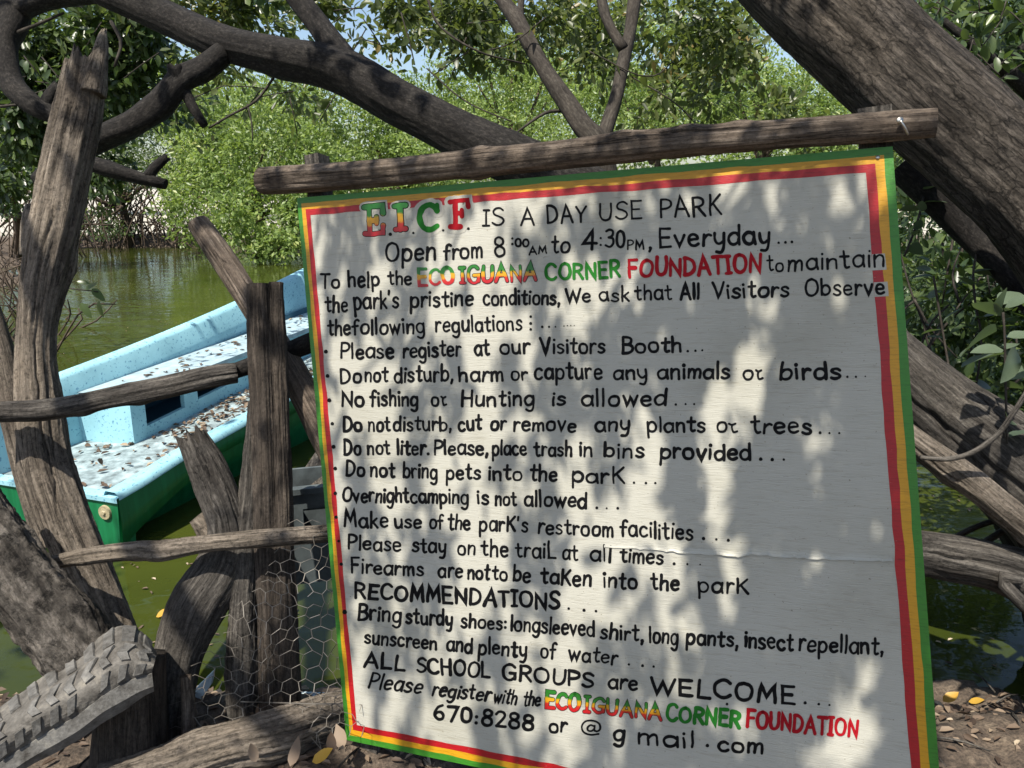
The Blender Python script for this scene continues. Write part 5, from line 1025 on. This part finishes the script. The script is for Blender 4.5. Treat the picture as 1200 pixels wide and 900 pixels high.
o = put('crown', leaf_mesh('crown', Pc - .03 * np.array([0, 0, -1.]), .065 * cr_.uniform(.7, 1.3, n), dr, cr_.normal(size=(n, 3)) + SUN * .9, np.clip(cr_.normal(.5, .25, n), 0, 1), (T_NEAR[0] * np.array([1.25, .8, 1]), T_NEAR[1])), M['leaf_near'], t2); o['kind'] = 'stuff'; o['label'] = 'unseen low leaves overhead, shaped to dapple the sign'
# branches carrying the low canopy
cs_ = W(600, 450, 1.6) + SUN * 1.9
for k, off_ in enumerate(((-.7, .1, .05), (-.1, .25, .0), (.5, .1, .1))):
    a = cs_ + np.array(off_); tubeo('branch', [a + [-.35, -.2, .25], a, a + [.3, .25, -.1]], [.005, .004, .0025], M['limb'], t2, seg=8, seed=70 + k)
tubeo('branch', [W(40, -80, 3.3), np.array([-2.0, 1.2, 3.7]), np.array([-1.5, -.2, 4.0]), np.array([.6, -.9, 4.2])], [.07, .05, .035, .02], M['limb'], t2, seg=14, seed=75)
CLEAR = [(W(20, 650, 1.8), .15), (W(240, 730, 1.95), .1), (W(105, 600, 2.1), .08), (W(330, 480, 2), .07), (W(1100, 170, 2.2), .15), (W(480, 200, 1.7), .06), (W(740, 170, 1.6), .08), (W(160, 10, 3.1), .06), (W(560, 160, 2.7), .1), (W(1130, 450, 2.3), .1), (W(40, 690, 1.8), .16), (W(90, 745, 1.78), .12), (W(45, 400, 2.1), .16), (W(70, 300, 2.1), .12), (W(60, 570, 2.1), .1), (W(1150, 130, 2.2), .22), (W(1190, 230, 2.2), .15), (W(300, 860, 1.8), .14), (W(250, 670, 2.0), .12), (W(1150, 560, 2), .12), (W(1140, 850, 2.2), .2),
         (W(240, 430, 5.3), .55), (W(120, 480, 4.6), .35), (W(180, 540, 4.2), .25), (W(130, 760, 1.7), .1), (W(60, 835, 1.7), .12), (W(340, 200, 1.8), .05), (W(1070, 150, 1.4), .05), (W(340, 560, 2.0), .1), (W(250, 460, 2.0), .08)]  # spots that the unseen high leaves are kept off, so sun reaches them
# unseen higher leaves over bank, fence and boat, gapped to shape sun patches
Pc = []
for k in range(9000):
    g_ = np.array([cr_.uniform(-4.2, 3.6), cr_.uniform(-.5, 5.2), .3])
    nval = float(noise([g_[0] * 1.9, g_[1] * 1.9, 0], 21)) + .5 * float(noise([g_[0] * 5, g_[1] * 5, 3], 22))
    if nval < -.12: continue
    hgt = cr_.uniform(3.3, 4.6); p = g_ + SUN * (hgt / SUN[2])
    # leave the board's own light to the low leaves
    t_ = ((P0 - p) @ NB) / (-SUN @ NB); h_ = p - SUN * t_; e_ = bc(h_)
    if -.05 < e_[0] < 1.32 and -1.35 < e_[1] < .1: continue
    if not out_of_view(p, 120): continue
    if any(np.linalg.norm(np.cross(c_ - p, SUN)) < r_ * 1.6 for c_, r_ in CLEAR): continue
    Pc.append(p)
Pc = np.array(Pc); n = len(Pc)
o = put('crown', leaf_mesh('crown', Pc, .095 * cr_.uniform(.7, 1.3, n), cr_.normal(size=(n, 3)), cr_.normal(size=(n, 3)) * .6 + SUN, np.clip(cr_.normal(.5, .25, n), 0, 1), T_NEAR), M['leaf_near'], t2); o['kind'] = 'stuff'; o['label'] = 'unseen high leaves overhead, gapped to shape the sun patches'

# ------------------------------------------------------------------ litter
def scatter(name, pts, nrm, size, label, cat, mat='litter', tmpl=T_NEAR, kind='stuff', tilt=.25):
    n = len(pts); d = cr_.normal(size=(n, 3)); d[:, 2] *= .15
    TV = tmpl[0].copy(); TV[:, 2] *= 2.2
    o = put(name, leaf_mesh(name, pts, size * cr_.uniform(.5, 1.25, n), d, np.array(nrm) + cr_.normal(size=(n, 3)) * tilt, cr_.random(n), (TV, tmpl[1])), M[mat]); return tag(o, label, cat, kind=kind)
xs = cr_.uniform(-2.0, 2.3, 5200); ys = cr_.uniform(.9, 2.5, 5200); zs = ground_h(xs, ys); k = (zs > .03)
scatter('leaf_litter', np.stack([xs, ys, zs + .006], -1)[k], (0, 0, 1), .036, 'dry brown and tan leaves covering the dirt bank around the sign', 'fallen leaves')
L1 = []
for k in range(1300):
    s_ = cr_.uniform(.05, 3.6); q_ = .08 + (.44 if s_ > .66 else .8) * cr_.random(); 
    if float(noise([s_ * 3, q_ * 5, 2], 4)) < .02 and cr_.random() < .88: continue
    L1.append(B(s_, q_, fz(s_) + .012))
for k in range(60): s_ = cr_.uniform(.8, 3.2); L1.append(B(s_, cr_.uniform(.56, .85), boxtop(s_) + .016))
scatter('deck_leaves', np.array(L1), (0, 0, 1), .05, 'dead leaves scattered over the deck and bench of the boat', 'fallen leaves')
P1 = [];
for k in range(2600):
    y_ = 2.6 + 20 * cr_.random() ** 1.1; x_ = cr_.uniform(-.68, .72) * y_; 
    P1.append((x_, y_, .004))
P1 = np.array(P1); d_ = P1 - O; sq = d_ @ HS; qq = d_ @ HQ; P1 = P1[~((sq > -.1) & (sq < 5.4) & (qq > -.1) & (qq < 1.15))]
scatter('floating_specks', P1, (0, 0, 1), .026, 'pale bits of leaf and pollen floating on the green water', 'floating debris', tilt=.03)
def single(px, py, z, size, ang, label, mat='yellow'):
    me = fine_leaf(int(px), .3, M[mat], -.25); p = Wz(px, py, z) if z < .1 else W(px, py, z)
    o = bpy.data.objects.new('fallen_leaf', me); col.objects.link(o); o.location = [float(v) for v in p]; o.rotation_euler = (.25, -.3, ang); o.scale = (size,) * 3; tag(o, label, 'leaf')
single(366, 893, 1.7, .05, .3, 'bright yellow fallen leaf on the bank below the chicken wire'); single(1105, 822, .05, .06, .2, 'orange-yellow fallen leaf at the water edge beside the sign'); single(1135, 822, .04, .05, -.6, 'yellow fallen leaf on the dirt bank right of the orange one')
single(183, 723, .006, .06, .4, 'small yellow leaf floating on the water between dead trunk and driftwood')
# curled dry leaves by the foot of the sign, sticks on the dirt
DL = [((402, 878, 1.74, .055), 'curled tan leaf standing against the bottom left corner of the sign'), ((300, 893, 1.68, .04), 'curled dry leaf on the bank below the base log, left of the yellow leaf'), ((340, 898, 1.66, .055), 'large curled brown leaf just left of the bright yellow leaf'), ((388, 884, 1.71, .045), 'pale folded dry leaf just right of the bright yellow leaf')]
for k, ((a, b, d, s_), lb) in enumerate(DL):
    me = fine_leaf(500 + k, .26, M['litter'], -.45); o = bpy.data.objects.new('dry_leaf', me); col.objects.link(o); o.location = [float(v) for v in W(a, b, d)]; o.rotation_euler = (random.uniform(-.8, .8), random.uniform(-.9, -.1), random.uniform(0, 6)); o.scale = (s_,) * 3
    tag(o, lb, 'leaf')
mbr = MB()
for k in range(60):
    x_, y_ = (cr_.uniform(.9, 2.0), cr_.uniform(1.3, 2.45)) if k % 2 else (cr_.uniform(-1.1, -.3), cr_.uniform(1.3, 1.9)); z_ = float(ground_h(np.array(x_), np.array(y_))) + .008; a = cr_.uniform(0, 6.28); l_ = cr_.uniform(.04, .14)
    V, Fc, A = tube([(x_, y_, z_), (x_ + math.cos(a) * l_ * .5, y_ + math.sin(a) * l_ * .5, z_ + .012), (x_ + math.cos(a) * l_, y_ + math.sin(a) * l_, z_ + .003)], [.003, .003, .002], seg=5, step=.02, seed=k); mbr.add(V, Fc, A)
tag(put('twig_litter', mbr.me('twig_litter'), M['grey']), 'small grey sticks scattered over the dirt bank', 'twigs', kind='stuff')
